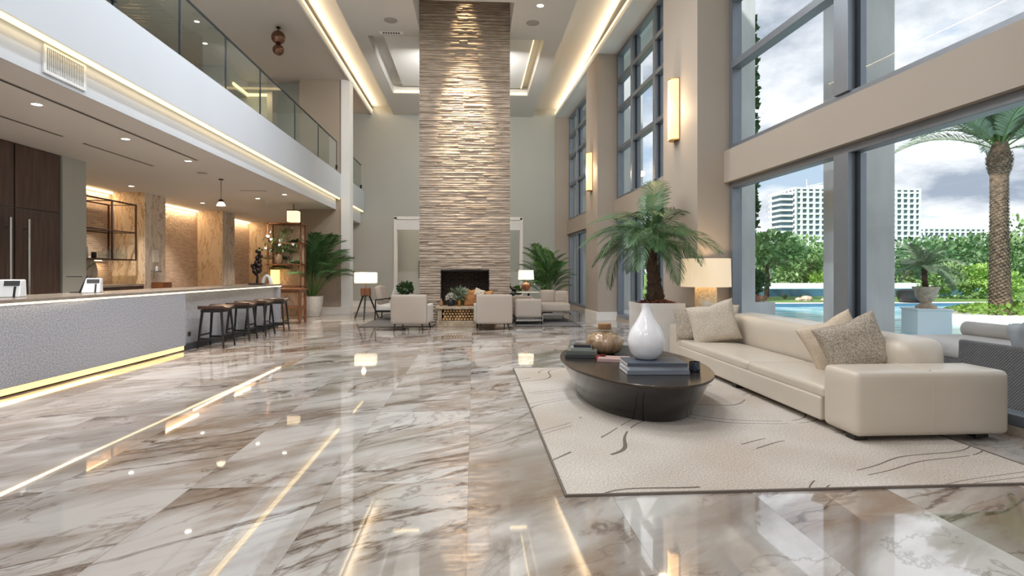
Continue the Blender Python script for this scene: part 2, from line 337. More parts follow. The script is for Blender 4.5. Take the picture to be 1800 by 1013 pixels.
M_concmark = mat('canvas_art', '#cfc4b2', .7, var=.3, vs=10)

# ---------------------------------------------------------------- mesh helpers
class MB:
    def __init__(s): s.v = []; s.f = []
    def add(s, vs, fs):
        o = len(s.v); s.v += [tuple(p) for p in vs]; s.f += [tuple(i + o for i in q) for q in fs]; return s
    def box(s, x0, x1, y0, y1, z0, z1, M=None):
        vs = [Vector((x, y, z)) for z in (z0, z1) for y in (y0, y1) for x in (x0, x1)]
        if M: vs = [M @ p for p in vs]
        return s.add(vs, [(0, 2, 3, 1), (4, 5, 7, 6), (0, 1, 5, 4), (2, 6, 7, 3), (0, 4, 6, 2), (1, 3, 7, 5)])
    def tube(s, pts, rs, n=8, cap=True):
        pts = [Vector(p) for p in pts]; rs = rs if isinstance(rs, (list, tuple)) else [rs] * len(pts); o = []
        up = None
        for i, p in enumerate(pts):
            t = (pts[min(i + 1, len(pts) - 1)] - pts[max(i - 1, 0)]).normalized()
            if up is None: up = Vector((0, 0, 1)) if abs(t.z) < .9 else Vector((1, 0, 0))
            a = t.cross(up); a = a.normalized() if a.length > 1e-5 else Vector((1, 0, 0)); b = t.cross(a).normalized(); up = -b if False else a.cross(t)
            for k in range(n):
                an = 2 * PI * k / n + PI / n; o.append(p + (a * math.cos(an) + b * math.sin(an)) * rs[i])
        fs = [(i * n + k, i * n + (k + 1) % n, (i + 1) * n + (k + 1) % n, (i + 1) * n + k) for i in range(len(pts) - 1) for k in range(n)]
        if cap: fs += [tuple(range(n))[::-1], tuple((len(pts) - 1) * n + k for k in range(n))]
        return s.add(o, fs)
    def lathe(s, prof, n=32, c=(0, 0, 0), cap=True, wob=None, sx=1, sy=1):
        o = []
        for i, (r, z) in enumerate(prof):
            for k in range(n):
                a = 2 * PI * k / n; rr = r * (wob(a, z) if wob else 1)
                o.append((c[0] + rr * math.cos(a) * sx, c[1] + rr * math.sin(a) * sy, c[2] + z))
        m = len(prof); fs = [(i * n + k, i * n + (k + 1) % n, (i + 1) * n + (k + 1) % n, (i + 1) * n + k) for i in range(m - 1) for k in range(n)]
        if cap: fs += [tuple(range(n))[::-1], tuple((m - 1) * n + k for k in range(n))]
        return s.add(o, fs)
    def soft(s, c, h, r, puff=0.0, n=9, flat=False, M=None, wr=0):
        """rounded, slightly puffed cushion block: centre c, half sizes h, edge radius r"""
        c = Vector(c); r = min(r, min(h) * .98)
        for ax in range(3):
            for sg in (-1, 1):
                o = []; a1, a2 = (ax + 1) % 3, (ax + 2) % 3
                for i in range(n + 1):
                    for j in range(n + 1):
                        p = [0, 0, 0]; p[ax] = sg * h[ax]
                        def ease(u, hh):
                            # concentrate samples near the edges
                            k = r / hh; q = abs(u)
                            return math.copysign((1 - k) * (q / .55) if q < .55 else (1 - k) + k * (q - .55) / .45, u) * hh
                        p[a1] = ease(2 * i / n - 1, h[a1]); p[a2] = ease(2 * j / n - 1, h[a2])
                        inner = Vector([max(-(h[k] - r), min(h[k] - r, p[k])) for k in range(3)])
                        d = Vector(p) - inner
                        q = inner + (d.normalized() * r if d.length > 1e-9 else d)
                        u = [q[k] / h[k] for k in range(3)]
                        for k in range(3):
                            if puff:
                                kk = (1 - u[(k + 1) % 3] ** 2) * (1 - u[(k + 2) % 3] ** 2)
                                q[k] += puff * (h[k] if k == (2 if flat else k) else 0) * u[k] * max(0, kk)
                        if wr: q += Vector((0, 0, 1)) * wr * mnoise.noise(q * 9 + c * 3)
                        q = q + c
                        if M: q = M @ q
                        o.append(q)
                fs = []
                for i in range(n):
                    for j in range(n):
                        a, b, cc, d2 = i * (n + 1) + j, (i + 1) * (n + 1) + j, (i + 1) * (n + 1) + j + 1, i * (n + 1) + j + 1
                        fs.append((a, b, cc, d2) if sg > 0 else (d2, cc, b, a))
                s.add(o, fs)
        return s
    def pillow(s, w, h, t, n=16, M=None, seed=0):
        o = []; fs = []
        for sg in (1, -1):
            b = len(o)
            for i in range(n + 1):
                for j in range(n + 1):
                    u = math.sin((i / n - .5) * PI); v = math.sin((j / n - .5) * PI)
                    e = max(0, (1 - u ** 4)) * max(0, (1 - v ** 4))
                    th = t / 2 * e ** .42
                    x = u * w / 2 * (1 - .10 * (1 - v * v) * abs(u)); z = v * h / 2 * (1 - .10 * (1 - u * u) * abs(v))
                    wv = mnoise.noise(Vector((u * 2.3 + seed, v * 2.3, sg))) * .022 * e
                    pinch = -.10 * math.exp(-((u) ** 2) * 14) * max(0, v) ** 1.5 * h / 2   # the karate chop in the top edge
                    o.append(Vector((x, sg * (th + wv), z + pinch)))
            for i in range(n):
                for j in range(n):
                    q = [b + i * (n + 1) + j, b + (i + 1) * (n + 1) + j, b + (i + 1) * (n + 1) + j + 1, b + i * (n + 1) + j + 1]
                    fs.append(q if sg < 0 else q[::-1])
        if M: o = [M @ p for p in o]
        return s.add(o, fs)
    def build(s, name, m, parent=None, loc=(0, 0, 0), rot=(0, 0, 0), smooth=False, bevel=0, seg=2, weld=True, sub=0):
        me = bpy.data.meshes.new(name); me.from_pydata(s.v, [], s.f)
        if weld and len(s.v) < 60000:
            bm = bmesh.new(); bm.from_mesh(me); bmesh.ops.remove_doubles(bm, verts=bm.verts, dist=1e-5); bm.to_mesh(me); bm.free()
        me.materials.append(m)
        if smooth:
            me.polygons.foreach_set('use_smooth', [True] * len(me.polygons))
        me.update()
        o = bpy.data.objects.new(name, me); C.objects.link(o); o.location = loc
        o.rotation_euler = rot if not isinstance(rot, (int, float)) else (0, 0, rot)
        if parent: o.parent = parent
        if bevel:
            b = o.modifiers.new('bevel', 'BEVEL'); b.width = bevel; b.segments = seg; b.limit_method = 'ANGLE'; b.angle_limit = math.radians(50)
        if sub:
            b = o.modifiers.new('sub', 'SUBSURF'); b.levels = b.render_levels = sub
        if smooth and bevel == 0:
            try: me.set_sharp_from_angle(angle=math.radians(50))
            except Exception: pass
        return o
def bx(name, m, x0, x1, y0, y1, z0, z1, parent=None, bevel=0, **k):
    """one box with its origin at the middle of its base"""
    cx, cy = (x0 + x1) / 2, (y0 + y1) / 2
    return MB().box(x0 - cx, x1 - cx, y0 - cy, y1 - cy, 0, z1 - z0).build(name, m, parent, (cx, cy, z0), bevel=bevel, **k)
def tag(o, label=None, cat=None, group=None, kind=None):
    if label: o['label'] = label
    if cat: o['category'] = cat
    if group: o['group'] = group
    if kind: o['kind'] = kind
    return o
def st(o): o['kind'] = 'structure'; return o
def thing(name, label, cat, loc=(0, 0, 0), rotz=0, group=None):
    o = bpy.data.objects.new(name, None); C.objects.link(o); o.location = loc; o.rotation_euler = (0, 0, rotz); o.empty_display_size = .1
    return tag(o, label, cat, group)
def root_struct(name, loc=(0, 0, 0), rotz=0):
    o = bpy.data.objects.new(name, None); C.objects.link(o); o.location = loc; o.rotation_euler = (0, 0, rotz); return st(o)
def dup(root, loc=None, rotz=None, label=None, group=None):
    r = root.copy(); C.objects.link(r)
    if loc is not None: r.location = loc
    if rotz is not None: r.rotation_euler = (0, 0, rotz)
    if label: r['label'] = label
    if group: r['group'] = group
    for ch in [c for c in bpy.data.objects if c.parent == root]:
        c = ch.copy(); C.objects.link(c); c.parent = r
        for g in [q for q in bpy.data.objects if q.parent == ch]:
            d = g.copy(); C.objects.link(d); d.parent = c
    return r

# ================================================================ THE ROOM
# ---- floor
st(bx('floor', M_floor, -9.2, 4.6, -6.3, 24.5, -.15, 0)).location
fl = bpy.data.objects['floor']
# ---- right window wall, in its own frame: u runs along the wall, v across it
RA = math.radians(2.0); RX = 4.29
def RW(v, u): return (RX + v * math.cos(RA) - u * math.sin(RA), v * math.sin(RA) + u * math.cos(RA))
RM = Matrix.Translation((RX, 0, 0)) @ Matrix.Rotation(RA, 4, 'Z')
def rbox(name, m, v0, v1, u0, u1, z0, z1, parent=None, bevel=0):
    vc, uc = (v0 + v1) / 2, (u0 + u1) / 2
    if parent is None:
        x, y = RW(vc, uc)
        return MB().box(v0 - vc, v1 - vc, u0 - uc, u1 - uc, 0, z1 - z0).build(name, m, None, (x, y, z0), (0, 0, RA), bevel=bevel)
    return MB().box(v0 - vc, v1 - vc, u0 - uc, u1 - uc, 0, z1 - z0).build(name, m, parent, (vc, uc, z0), bevel=bevel)
for (a, b) in [(-6.3, -2.1), (2.0, 3.45), (8.78, 10.24), (15.0, 16.3), (21.28, 21.6)]:
    st(rbox('wall_right', M_wall, -.53, .18, a, b, 0, 7.0))
for (a, b) in [(2.0, 3.45), (8.78, 10.24), (15.0, 16.3)]:
    bb = root_struct('baseboard_right', (*RW(0, 0), 0), RA)
    rbox('baseboard_run', M_base, -.56, -.53, a - .03, b + .03, 0, .2, bb); rbox('baseboard_run', M_base, -.53, 0, a - .03, a, 0, .2, bb)
bays = [(-2.1, 2.0), (3.45, 8.78), (10.24, 15.0), (16.3, 21.28)]
for (a, b) in bays:
    st(rbox('wall_right', M_wall, -.10, .18, a, b, 2.63, 3.12))          # spandrel beam between lower and upper windows
    st(rbox('wall_right', M_wall, -.04, .18, a, b, 0, .07))               # sill
def window(n, a, b, z0, z1, mull, bars, mw=.12):
    r = root_struct('window_%d' % n, (*RW(.0, (a + b) / 2), z0), RA)
    uc = (a + b) / 2; h = z1 - z0
    f = MB(); t = .11; d0, d1 = -.02, .13
    f.box(d0, d1, a - uc, a - uc + t, 0, h); f.box(d0, d1, b - uc - t, b - uc, 0, h); f.box(d0, d1, a - uc + t, b - uc - t, 0, t * .8); f.box(d0, d1, a - uc + t, b - uc - t, h - t * .8, h)
    f.build('window_frame', M_frame, r, bevel=.006)
    for u in mull:
        MB().box(-.05, .17, u - uc - mw / 2, u - uc + mw / 2, t * .8, h - t * .8).build('mullion', M_frame, r, bevel=.006)
        MB().box(.03, .06, u - uc - mw / 2 - .05, u - uc + mw / 2 + .05, t * .8, h - t * .8).build('mullion_bead', M_framed, r)
    for z in bars:
        MB().box(-.04, .12, a - uc + t, b - uc - t, z - z0 - .05, z - z0 + .05).build('transom', M_frame, r, bevel=.004)
    edges = [a + t] + list(mull) + [b - t]
    for i in range(len(edges) - 1):
        MB().box(.055, .065, edges[i] - uc, edges[i + 1] - uc, t * .8, h - t * .8).build('glass_pane', M_glass, r)
    return r
k = 1
for i, (a, b) in enumerate(bays):
    ml = [[.2], [6.13], [12.1, 13.66], [18.0, 19.85]][i]; mw = [.2, .24, .12, .12][i]
    window(k, a, b, .07, 2.63, ml, [], mw); k += 1
    window(k, a, b, 3.12, 6.95, ml, [4.42, 5.45, 6.2], mw); k += 1
# ---- ceiling
XS = (-1.27, .87)
def cells(name, m, xs, ys, z0, z1, holes):
    """a slab made of cells, leaving rectangular holes open"""
    b = MB()
    for i in range(len(xs) - 1):
        for j in range(len(ys) - 1):
            cx, cy = (xs[i] + xs[i + 1]) / 2, (ys[j] + ys[j + 1]) / 2
            if any(h[0] < cx < h[1] and h[2] < cy < h[3] for h in holes): continue
            b.box(xs[i], xs[i + 1], ys[j], ys[j + 1], 0, z1 - z0)
    return st(b.build(name, m, None, (0, 0, z0)))
cells('ceiling', M_ceil, [-9.2, XS[0], XS[1], 4.7], [-6.3, 12.25, 14.85, 24.5], 7.24, 7.4, [(XS[0], XS[1], 12.25, 14.85)])
cells('ceiling', M_ceil, [-2.89, -2.55, XS[0], XS[1], 1.75, 2.17], [-6.3, 12.25, 14.2, 14.85, 18.7, 21.6], 6.95, 7.24, [(XS[0], XS[1], 12.25, 14.85), (-2.55, 1.75, 14.2, 18.7)])
st(MB().box(XS[0] - .15, XS[1] + .15, 12.1, 12.25, 0, 1.6).box(XS[0] - .15, XS[0], 12.25, 14.9, 0, 1.6).box(XS[1], XS[1] + .15, 12.25, 14.9, 0, 1.6).box(XS[0] - .15, XS[1] + .15, 12.1, 14.9, 1.6, 1.75).build('ceiling', M_ceil, None, (0, 0, 7.24 + .16)))
# suspended panel in the coffer, with its LED line at the far edge
st(MB().box(-2.2, XS[0], 14.35, 18.3, 0, .07).box(XS[1], 1.5, 14.35, 18.3, 0, .07).build('ceiling', M_white, None, (0, 0, 7.06)))
tp = root_struct('trim_1', (0, 0, 0))
MB().box(-2.5, 1.72, 18.66, 18.69, 6.97, 7.03).build('led_line', M_led, tp)
MB().box(-2.21, XS[0], 14.33, 14.35, 7.05, 7.15).build('shadow_gap', M_framed, tp); MB().box(XS[1], 1.51, 14.33, 14.35, 7.05, 7.15).build('shadow_gap', M_framed, tp)
MB().box(1.5, 1.52, 14.35, 18.3, 7.04, 7.14).build('led_line', M_led, tp)
# soffits that hide the cove lamps
st(MB().box(-9.2, -3.67, -6.3, 21.6, 0, .12).build('ceiling', M_ceil2, None, (0, 0, 6.97)))
st(rbox('ceiling', M_white, -.53, .3, -6.6, 21.9, 6.95, 7.06))
tl = root_struct('trim_2', (0, 0, 0)); MB().box(-3.70, -3.66, -6.2, 21.3, 6.94, 7.12).build('cove_lip', M_white, tl); MB().box(-3.66, -3.645, -6.2, 21.3, 7.06, 7.115).build('led_line', M_led, tl)
tl = root_struct('trim_3', (*RW(0, 0), 0), RA); rbox('cove_lip', M_white, -.545, -.51, -6.2, 21.2, 6.94, 7.10, tl); rbox('led_line', M_led, -.56, -.545, -6.2, 21.2, 7.05, 7.10, tl)
# ---- far wall with the two passages beside the chimney
FY = 21.3
def wallseg(x0, x1, z0, z1, m=M_wall2, y0=FY, y1=FY + .25, name='wall_far'): return st(bx(name, m, x0, x1, y0, y1, z0, z1))
wallseg(-4.4, -2.86, 0, 7.24); wallseg(1.80, 4.5, 0, 7.24); wallseg(-2.86, 1.80, 3.24, 7.24); wallseg(-1.3, .2, 0, 3.24)
for k_, (x0, x1) in enumerate(((-2.86, -1.3), (.2, 1.80))):
    d = root_struct('door_%d' % (k_ + 1), ((x0 + x1) / 2, FY, 0)); w2 = (x1 - x0) / 2
    MB().box(-w2, w2, .02, .2, 2.78, 3.24).build('header_panel', M_white, d)
    MB().box(-w2 - .02, -w2 + .09, -.03, .2, 0, 3.24).box(w2 - .09, w2 + .02, -.03, .2, 0, 3.24).box(-w2, w2, -.03, .02, 3.15, 3.26).build('casing', M_base, d, bevel=.008)
st(bx('baseboard_far', M_base, -4.4, -2.9, FY - .03, FY, 0, .2)); st(bx('baseboard_far', M_base, 1.84, 3.5, FY - .03, FY, 0, .2))
st(bx('wall_far', M_wall2, -3.6, 4.6, 24.0, 24.2, 0, 7.3))                       # corridor wall behind the passages
st(bx('wall_far', M_skin_o, -9.2, -3.6, 23.6, 23.8, 0, 7.3))                     # warm wood wall at the end of the left passage
st(bx('trim_4', M_base, -5.3, -4.4, 23.5, 23.6, 0, .16))
# ---- outer shell, left, back
st(bx('wall_left', M_wall, -9.2, -9.0, -6.3, 24.2, 0, 7.3)); st(bx('wall_back', M_wall, -9.2, 4.9, -6.5, -6.3, 7.0, 7.4)); st(bx('wall_back', M_wall, -9.2, -8.6, -6.5, -6.3, 0, 7.0))
# unseen glazed front behind the camera, added to let more daylight in
wb = root_struct('window_9', (-2.1, -6.4, 0)); 
for i in range(7): MB().box(-6.5 + i * 2.15 - .06, -6.5 + i * 2.15 + .06, -.08, .08, 0, 7.0).build('mullion', M_frame, wb)
for z in (.0, 2.7, 5.0, 6.9): MB().box(-6.5, 6.5, -.06, .06, z, z + .1).build('transom', M_frame, wb)
MB().box(-6.5, 6.5, -.005, .005, .1, 6.9).build('glass_pane', M_glass, wb)
# ---- balcony slab, fascias, column
SLAB0 = 3.11
st(MB().box(-9.0, -4.08, -6.3, 22.5, 0, .9).build('ceiling', M_ceil, None, (0, 0, SLAB0)))
st(MB().box(-4.09, -4.07, -6.3, 17.55, -.01, .34).build('wall_left', M_fascia, None, (0, 0, SLAB0)))
st(bx('wall_left', M_fascia, -4.075, -3.93, -6.3, 17.57, 3.44, 4.16)); 
st(bx('wall_left', M_fascia, -4.3, -3.93, 18.0, 21.28, 3.44, 4.16)); st(bx('wall_left', M_fascia, -4.4, -4.05, 18.0, 21.2, 3.0, 3.44))
tl = root_struct('trim_5', (0, 0, 0)); MB().box(-4.0, -3.955, -6.2, 17.55, 3.405, 3.44).build('led_line', M_led, tl); MB().box(-4.0, -3.955, 18.0, 21.2, 3.405, 3.44).build('led_line', M_led, tl)
st(bx('wall_left', M_taupe, -5.15, -3.93, 17.6, 17.95, 0, 6.97)); st(bx('trim_6', M_white, -3.93, -3.67, 17.57, 18.02, 0, 6.97))
st(bx('baseboard_left', M_base, -5.15, -3.93, 17.57, 17.6, 0, .2)); st(bx('trim_7', M_base, -3.95, -3.65, 17.54, 18.05, 0, .22))
# ---- bar alcove: kitchen wall, pier, brick panels, marble piers
st(bx('wall_left', M_wall2, -9.0, -6.55, 9.73, 10.30, 0, SLAB0))
st(bx('wall_left', M_wall, -9.0, -6.62, -6.3, 9.73, 0, SLAB0))
st(bx('wall_left', M_brick, -8.6, -8.4, 10.3, 22.5, 0, SLAB0))
for (a, b) in ((14.1, 15.0), (18.3, 19.2)):
    p_ = st(MB().box(-.4, .38, -(b - a) / 2, (b - a) / 2, 0, SLAB0).build('wall_left', M_marblew, None, (-8.05, (a + b) / 2, 0)))
    st(bx('wall_left', M_marble2, -7.67, -7.655, a, b, 0, SLAB0))
st(bx('wall_left', M_marblew, -8.4, -5.15, 22.4, 22.6, 0, SLAB0))
tl = root_struct('trim_8', (0, 0, 0))
for (a, b) in ((10.32, 14.08), (15.02, 18.28), (19.22, 22.38)):
    MB().box(-8.39, -8.36, a, b, 3.05, 3.10).build('led_line', M_ledb, tl)
    yarea('bar_cove_lamp', -8.30, a + .1, b - .1, 3.08, (-.35, 0, -1), .04, 26 * (b - a) / 3.5)
# ---- upper landing walls
st(bx('wall_left', M_wall, -7.9, -7.7, -6.3, 18.2, 4.0, 6.97)); st(bx('wall_left', M_wall2, -7.7, -5.15, 18.0, 18.2, 4.0, 6.97))
st(bx('wall_left', M_wall2, -7.7, -6.8, 16.6, 18.0, 6.5, 6.97))
tl = root_struct('trim_9', (0, 0, 0)); MB().box(-6.8, -6.76, 16.9, 18.0, 6.55, 6.62).box(-6.8, -6.05, 17.93, 18.0, 6.55, 6.62).build('led_line', M_led, tl)
st(bx('wall_left', M_wall, -6.05, -5.9, 17.5, 18.0, 4.0, 6.97))
area('landing_lamp', (-6.4, 17.2, 6.5), (0, .3, -1), .8, .1, 12)
# balcony LED wash lamps
yarea('balcony_lamp', -4.02, -6, 17.5, 3.40, (-.5, 0, -1), .03, 7)

# ---- glass railing
r = tag(thing('glass_railing', '', '', (-3.98, 0, 4.16)), 'frameless glass balustrade with thin dark cap rail along the balcony edge', 'railing')
ys = [-1.0, .6, 2.2, 3.7, 5.2, 6.7, 8.16, 9.62, 11.14, 13.25, 15.2, 17.2]
for i in range(len(ys) - 1):
    MB().box(-.007, .007, ys[i] + .012, ys[i + 1] - .012, -.05, .87).build('glass_panel', M_rail, r)
for y in ys[1:]:
    MB().box(-.012, .012, y - .012, y + .012, -.02, .87).build('panel_seam', M_framed, r)
for y in (6.7, 17.2): MB().box(-.03, .03, y - .03, y + .03, .08, .2).build('clamp', M_blackm, r)
MB().box(-.018, .018, -1.0, 17.2, .87, .89).build('cap_rail', M_framed, r)
r2 = tag(thing('glass_railing', '', '', (-3.98, 0, 4.16)), 'short glass balustrade beyond the white column, by the far wall', 'railing')
MB().box(-.007, .007, 18.1, 20.9, -.05, .87).build('glass_panel', M_rail, r2); MB().box(-.018, .018, 18.1, 20.9, .87, .89).build('cap_rail', M_framed, r2); MB().box(-.03, .03, 20.87, 20.93, .05, .17).build('clamp', M_blackm, r2)

# ---- chimney of stacked ledger stone
CH = (-1.27, .87, 13.8, 14.85)
def chimney():
    rr = random.Random(3); t = thing('fireplace_chimney', 'tall stacked ledger stone chimney rising through the ceiling, with firebox', 'fireplace', (-.2, 13.8, 0))
    b = MB(); z = 0; hx = 1.07
    while z < 8.8:
        h = rr.choice((.035, .045, .05, .06, .08)); x = -hx
        while x < hx - .001:
            wd = rr.uniform(.18, .6); x1 = min(hx, x + wd)
            if hx - x1 < .1: x1 = hx
            segs = []
            x0_ = x
            if z + h > .42 and z < 1.30:       # leave the firebox open (-.57 .. .575)
                if x0_ < -.57 and x1 > -.57: segs.append((x0_, -.57))
                elif x1 <= -.57: segs.append((x0_, x1))
                if x1 > .575: segs.append((max(x0_, .575), x1))
            else: segs.append((x0_, x1))
            for (a, c) in segs:
                if c - a < .01: continue
                d = rr.uniform(-.018, .010); n = max(1, int((c - a) / .14)); 
                # a split face: the front of each stone is a small rough relief
                vs = []; fs = []
                for i in range(n + 1):
                    xx = a + (c - a) * i / n
                    jit = rr.uniform(-.013, .013)
                    vs += [(xx, d + jit + .006, z + .003), (xx, d + jit * .4 - rr.uniform(0, .012), z + h * rr.uniform(.35, .65)), (xx, d + jit + .008, z + h - .003), (xx, .12, z + .003), (xx, .12, z + h - .003)]
                for i in range(n):
                    o = i * 5; q = o + 5
                    fs += [(o, q, q + 1, o + 1), (o + 1, q + 1, q + 2, o + 2), (o + 2, q + 2, q + 4, o + 4), (o + 3, q + 3, q, o)]
                fs += [(0, 1, 2, 4, 3), tuple(n * 5 + k for k in (3, 4, 2, 1, 0))]
                b.add(vs, fs)
            x = x1
        z += h
    b.build('stone_face', M_stone, t, weld=False)
    c = MB(); c.box(-hx + .01, -.57, .02, 1.05, 0, 8.8).box(.575, hx - .01, .02, 1.05, 0, 8.8).box(-.57, .575, .02, 1.05, 1.30, 8.8).box(-.57, .575, .02, 1.05, 0, .42); c.build('stone_core', M_stone, t)
    MB().box(-.57, .575, .62, .66, .42, 1.3).build('firebox_back', M_herring, t)
    MB().box(-.575, -.55, .0, .62, .42, 1.3).box(.555, .58, .0, .62, .42, 1.3).box(-.57, .575, .0, .62, 1.27, 1.30).build('firebox_lining', M_soot, t)
    return t
chimney()
def spot(loc, tgt, power, size, blend, col=WARM, r=.04, parent=None):
    d = bpy.data.lights.new('spot_lamp', 'SPOT'); d.energy = power; d.spot_size = math.radians(size); d.spot_blend = blend; d.color = col; d.shadow_soft_size = r
    o = bpy.data.objects.new('spot_lamp', d); C.objects.link(o); o.location = loc; o.rotation_euler = (Vector(tgt) - Vector(loc)).to_track_quat('-Z', 'Y').to_euler()
    if parent: o.parent = parent
    return o
spot((-.2, 12.55, 8.3), (-.2, 13.8, 4.9), 4200, 25, 1.0, (1, .80, .56))
spot((-.2, 13.45, 8.6), (-.2, 13.84, 5.5), 700, 30, 1.0, (1, .74, .44))
# added fill lamp hidden behind the chimney, brightening the far wall
ww = tag(thing('far_wall_fill', '', '', (-.2, 14.9, 6.3)), 'added fill lamp for the far wall, hidden on the rear face of the chimney', 'wall lamp')
MB().box(-.9, .9, -.04, .10, 0, .12).build('housing', M_trimw, ww); area('far_wall_fill_lamp', (0, .14, .06), (0, 1, -.25), 1.7, .12, 150, (1, .97, .93), ww)
# ---- hearth with log store
h = thing('raised_hearth', 'low raised stone hearth with an open log store in front of the chimney', 'hearth', (-.17, 13.18, 0))
MB().box(-.66, .66, -.02, .58, 0, .14).build('hearth_base', M_stone_b, h, bevel=.01)
MB().box(-.64, -.54, 0, .58, .14, .40).box(.54, .64, 0, .58, .14, .40).box(-.54, .54, .5, .58, .14, .40).build('side_pier', M_stone_b, h, bevel=.01)
MB().box(-.68, .68, -.03, .585, .40, .46).build('hearth_top', M_stone_b, h, bevel=.01)
M_bark = mat('bark', '#6b4a34', .9, var=.4, vs=20, bump=.6, bs=30); M_end = mat('cut_log_end', '#c19a6b', .8, var=.2, vs=30)
rl = random.Random(5); z = .175; row = 0; logs = 0
while z < .38:
    x = -.50 + (.03 if row % 2 else 0)
    while x < .50:
        rr_ = rl.uniform(.026, .034); lg = tag(thing('firewood_log', '', '', (-.17 + x, 13.2 + rl.uniform(0, .03), z)), 'short split firewood log stacked in the store under the hearth', 'log', 'firewood logs under the hearth')
        MB().tube([(0, 0, 0), (0, .42, 0)], rr_, 7).build('bark', M_bark, lg); MB().lathe([(rr_ * .93, 0), (rr_ * .5, .004), (0.002, .004)], 7).build('cut_end', M_end, lg, (0, 0, 0), (PI / 2, 0, 0))
        x += .068; logs += 1
    z += .062; row += 1

# ---- ceiling fittings
def downlight(x, y, z, label, group, power=18, r=.065, cone=100, tilt=None, lamp=True, col=SOFT):
    t = thing('recessed_downlight', label, 'ceiling light', (x, y, z), 0, group)
    MB().lathe([(r * .78, 0), (r * .78, -.006), (r, -.008), (r, 0)], 20, cap=False).build('trim_ring', M_trimw, t, smooth=True)
    MB().lathe([(r * .78, -.003), (r * .4, -.004), (.002, -.004)], 20, cap=False).build('lens', M_lens, t)
    if lamp: 
        s_ = spot((0, 0, -.03), (0, 0, -1), power, cone, .7, col, .05, t)
    return t
G = 'recessed lights over the bar'
for (x, y, lb) in [(-4.83, 6.77, 'recessed light in the bar ceiling nearest the camera, above the first card terminal'), (-4.85, 8.45, 'recessed light in the bar ceiling beside the short slot diffuser'), (-4.77, 10.07, 'recessed light at the far end of the long slot diffuser'),
                   (-7.4, 13.1, 'small recessed light in front of the iron shelf'), (-5.45, 15.1, 'recessed light left of the pair near the plant'), (-4.53, 14.28, 'recessed light right of the pair near the potted plant'), (-7.3, 16.2, 'faint recessed light before the brick panel'), (-5.9, 19.0, 'faint recessed light at the back end of the bar')]:
    downlight(x, y, SLAB0, lb, G, 210)
for (x, y, lb) in [(-6.5, 12.6, 'recessed light over the landing, nearest the camera'), (-6.3, 13.7, 'recessed light over the landing, middle one of three'), (-6.7, 15.0, 'recessed light over the landing, lowest one in the picture')]:
    downlight(x, y, 6.97, lb, 'recessed lights over the upper landing', 30)
downlight(1.43, 12.35, 6.95, 'recessed light at the top edge right of the chimney', 'hall downlights', 120, .09)
for (x, y) in ((-5.5, 2.0), (-5.5, 4.5)): downlight(x, y, SLAB0, 'recessed light in the low ceiling above the near counter end', G, 130)
# added unseen fill lights, shaped as recessed downlights, over the front hall and landing
def fill_light(x, y, z, power, group, label):
    t = thing('recessed_downlight', label, 'ceiling light', (x, y, z), 0, group); r = .15
    MB().lathe([(r * .82, 0), (r * .82, -.008), (r, -.010), (r, 0)], 24, cap=False).build('trim_ring', M_trimw, t, smooth=True)
    MB().lathe([(r * .82, -.002), (r * .4, -.003), (.002, -.003)], 24, cap=False).build('lens', M_fill, t)
    o = area('ceiling_fill_lamp', (0, 0, -.014), (0, 0, -1), .24, .24, power, (.88, .935, 1.0), t); o.data.shape = 'DISK'
M_fill = mat('fill_light_lens', '#ffffff', .5, emit=(.97, .98, 1), es=3)
for x in (-1.9, .2):
    for y in (-3.0, 1.0, 5.0, 8.0, 10.1): fill_light(x, y, 6.95, 60 if y < 8 else 80, 'hall downlights', 'added round fill light in the high ceiling over the front of the hall')
for y in (1.0, 5.0, 9.0): fill_light(-6.0, y, 6.97, 95, 'recessed lights over the upper landing', 'added round fill light over the front of the upper landing')
for (x, y, z, lb) in [(-1.87, 13.3, 6.95, 'round grey ceiling speaker left of the chimney'), (1.36, 13.23, 6.95, 'round grey ceiling speaker right of the chimney'), (-5.09, 11.27, SLAB0, 'small round ceiling sensor over the bar')]:
    t = tag(MB().lathe([(.02, -.012), (.13, -.012), (.15, -.006), (.155, 0)], 24).build('ceiling_speaker', mat('speaker_mesh' + lb[-3:], '#9a9692', .6), None, (x, y, z), smooth=True), lb, 'speaker' if 'speaker' in lb else 'sensor')
    if 'sensor' in lb: t.name = 'ceiling_sensor'; t.scale = (.6, .6, 1)
for (x0, y0, x1, y1, lb) in [(-4.54, 4.0, -4.59, 10.01, 'long thin black slot diffuser in the bar ceiling nearest the fascia'), (-5.62, 6.0, -5.62, 8.36, 'short black slot diffuser near the walnut doors'), (-5.62, 8.79, -5.61, 10.6, 'thin black slot diffuser in the middle of the bar ceiling'), (-5.32, 13.65, -4.74, 13.66, 'short crosswise slot diffuser in the bar ceiling near the plant')]:
    t = thing('slot_diffuser', lb, 'air vent', ((x0 + x1) / 2, (y0 + y1) / 2, SLAB0)); a_ = math.atan2(y1 - y0, x1 - x0); l_ = math.hypot(x1 - x0, y1 - y0) / 2
    t.rotation_euler.z = a_
    MB().box(-l_, l_, -.022, .022, -.004, .001).build('slot', M_slot, t); MB().box(-l_, l_, -.03, -.022, -.007, 0).box(-l_, l_, .022, .03, -.007, 0).build('flange', M_ceil2, t)
t = thing('air_grille', 'white framed air grille with vertical blades on the lower balcony fascia', 'air vent', (-4.07, 6.07, 3.14))
MB().box(0, .02, -.30, .30, 0, .03).box(0, .02, -.30, .30, .25, .28).box(0, .02, -.30, -.27, .03, .25).box(0, .02, .27, .30, .03, .25).build('frame', M_grille, t, bevel=.004)
MB().box(.0, .004, -.27, .27, .03, .25).build('backing', M_gap, t)
b_ = MB(); 
for i in range(22): b_.box(.004, .015, -.262 + i * .025, -.254 + i * .025, .03, .25)
b_.build('blades', M_grille, t)
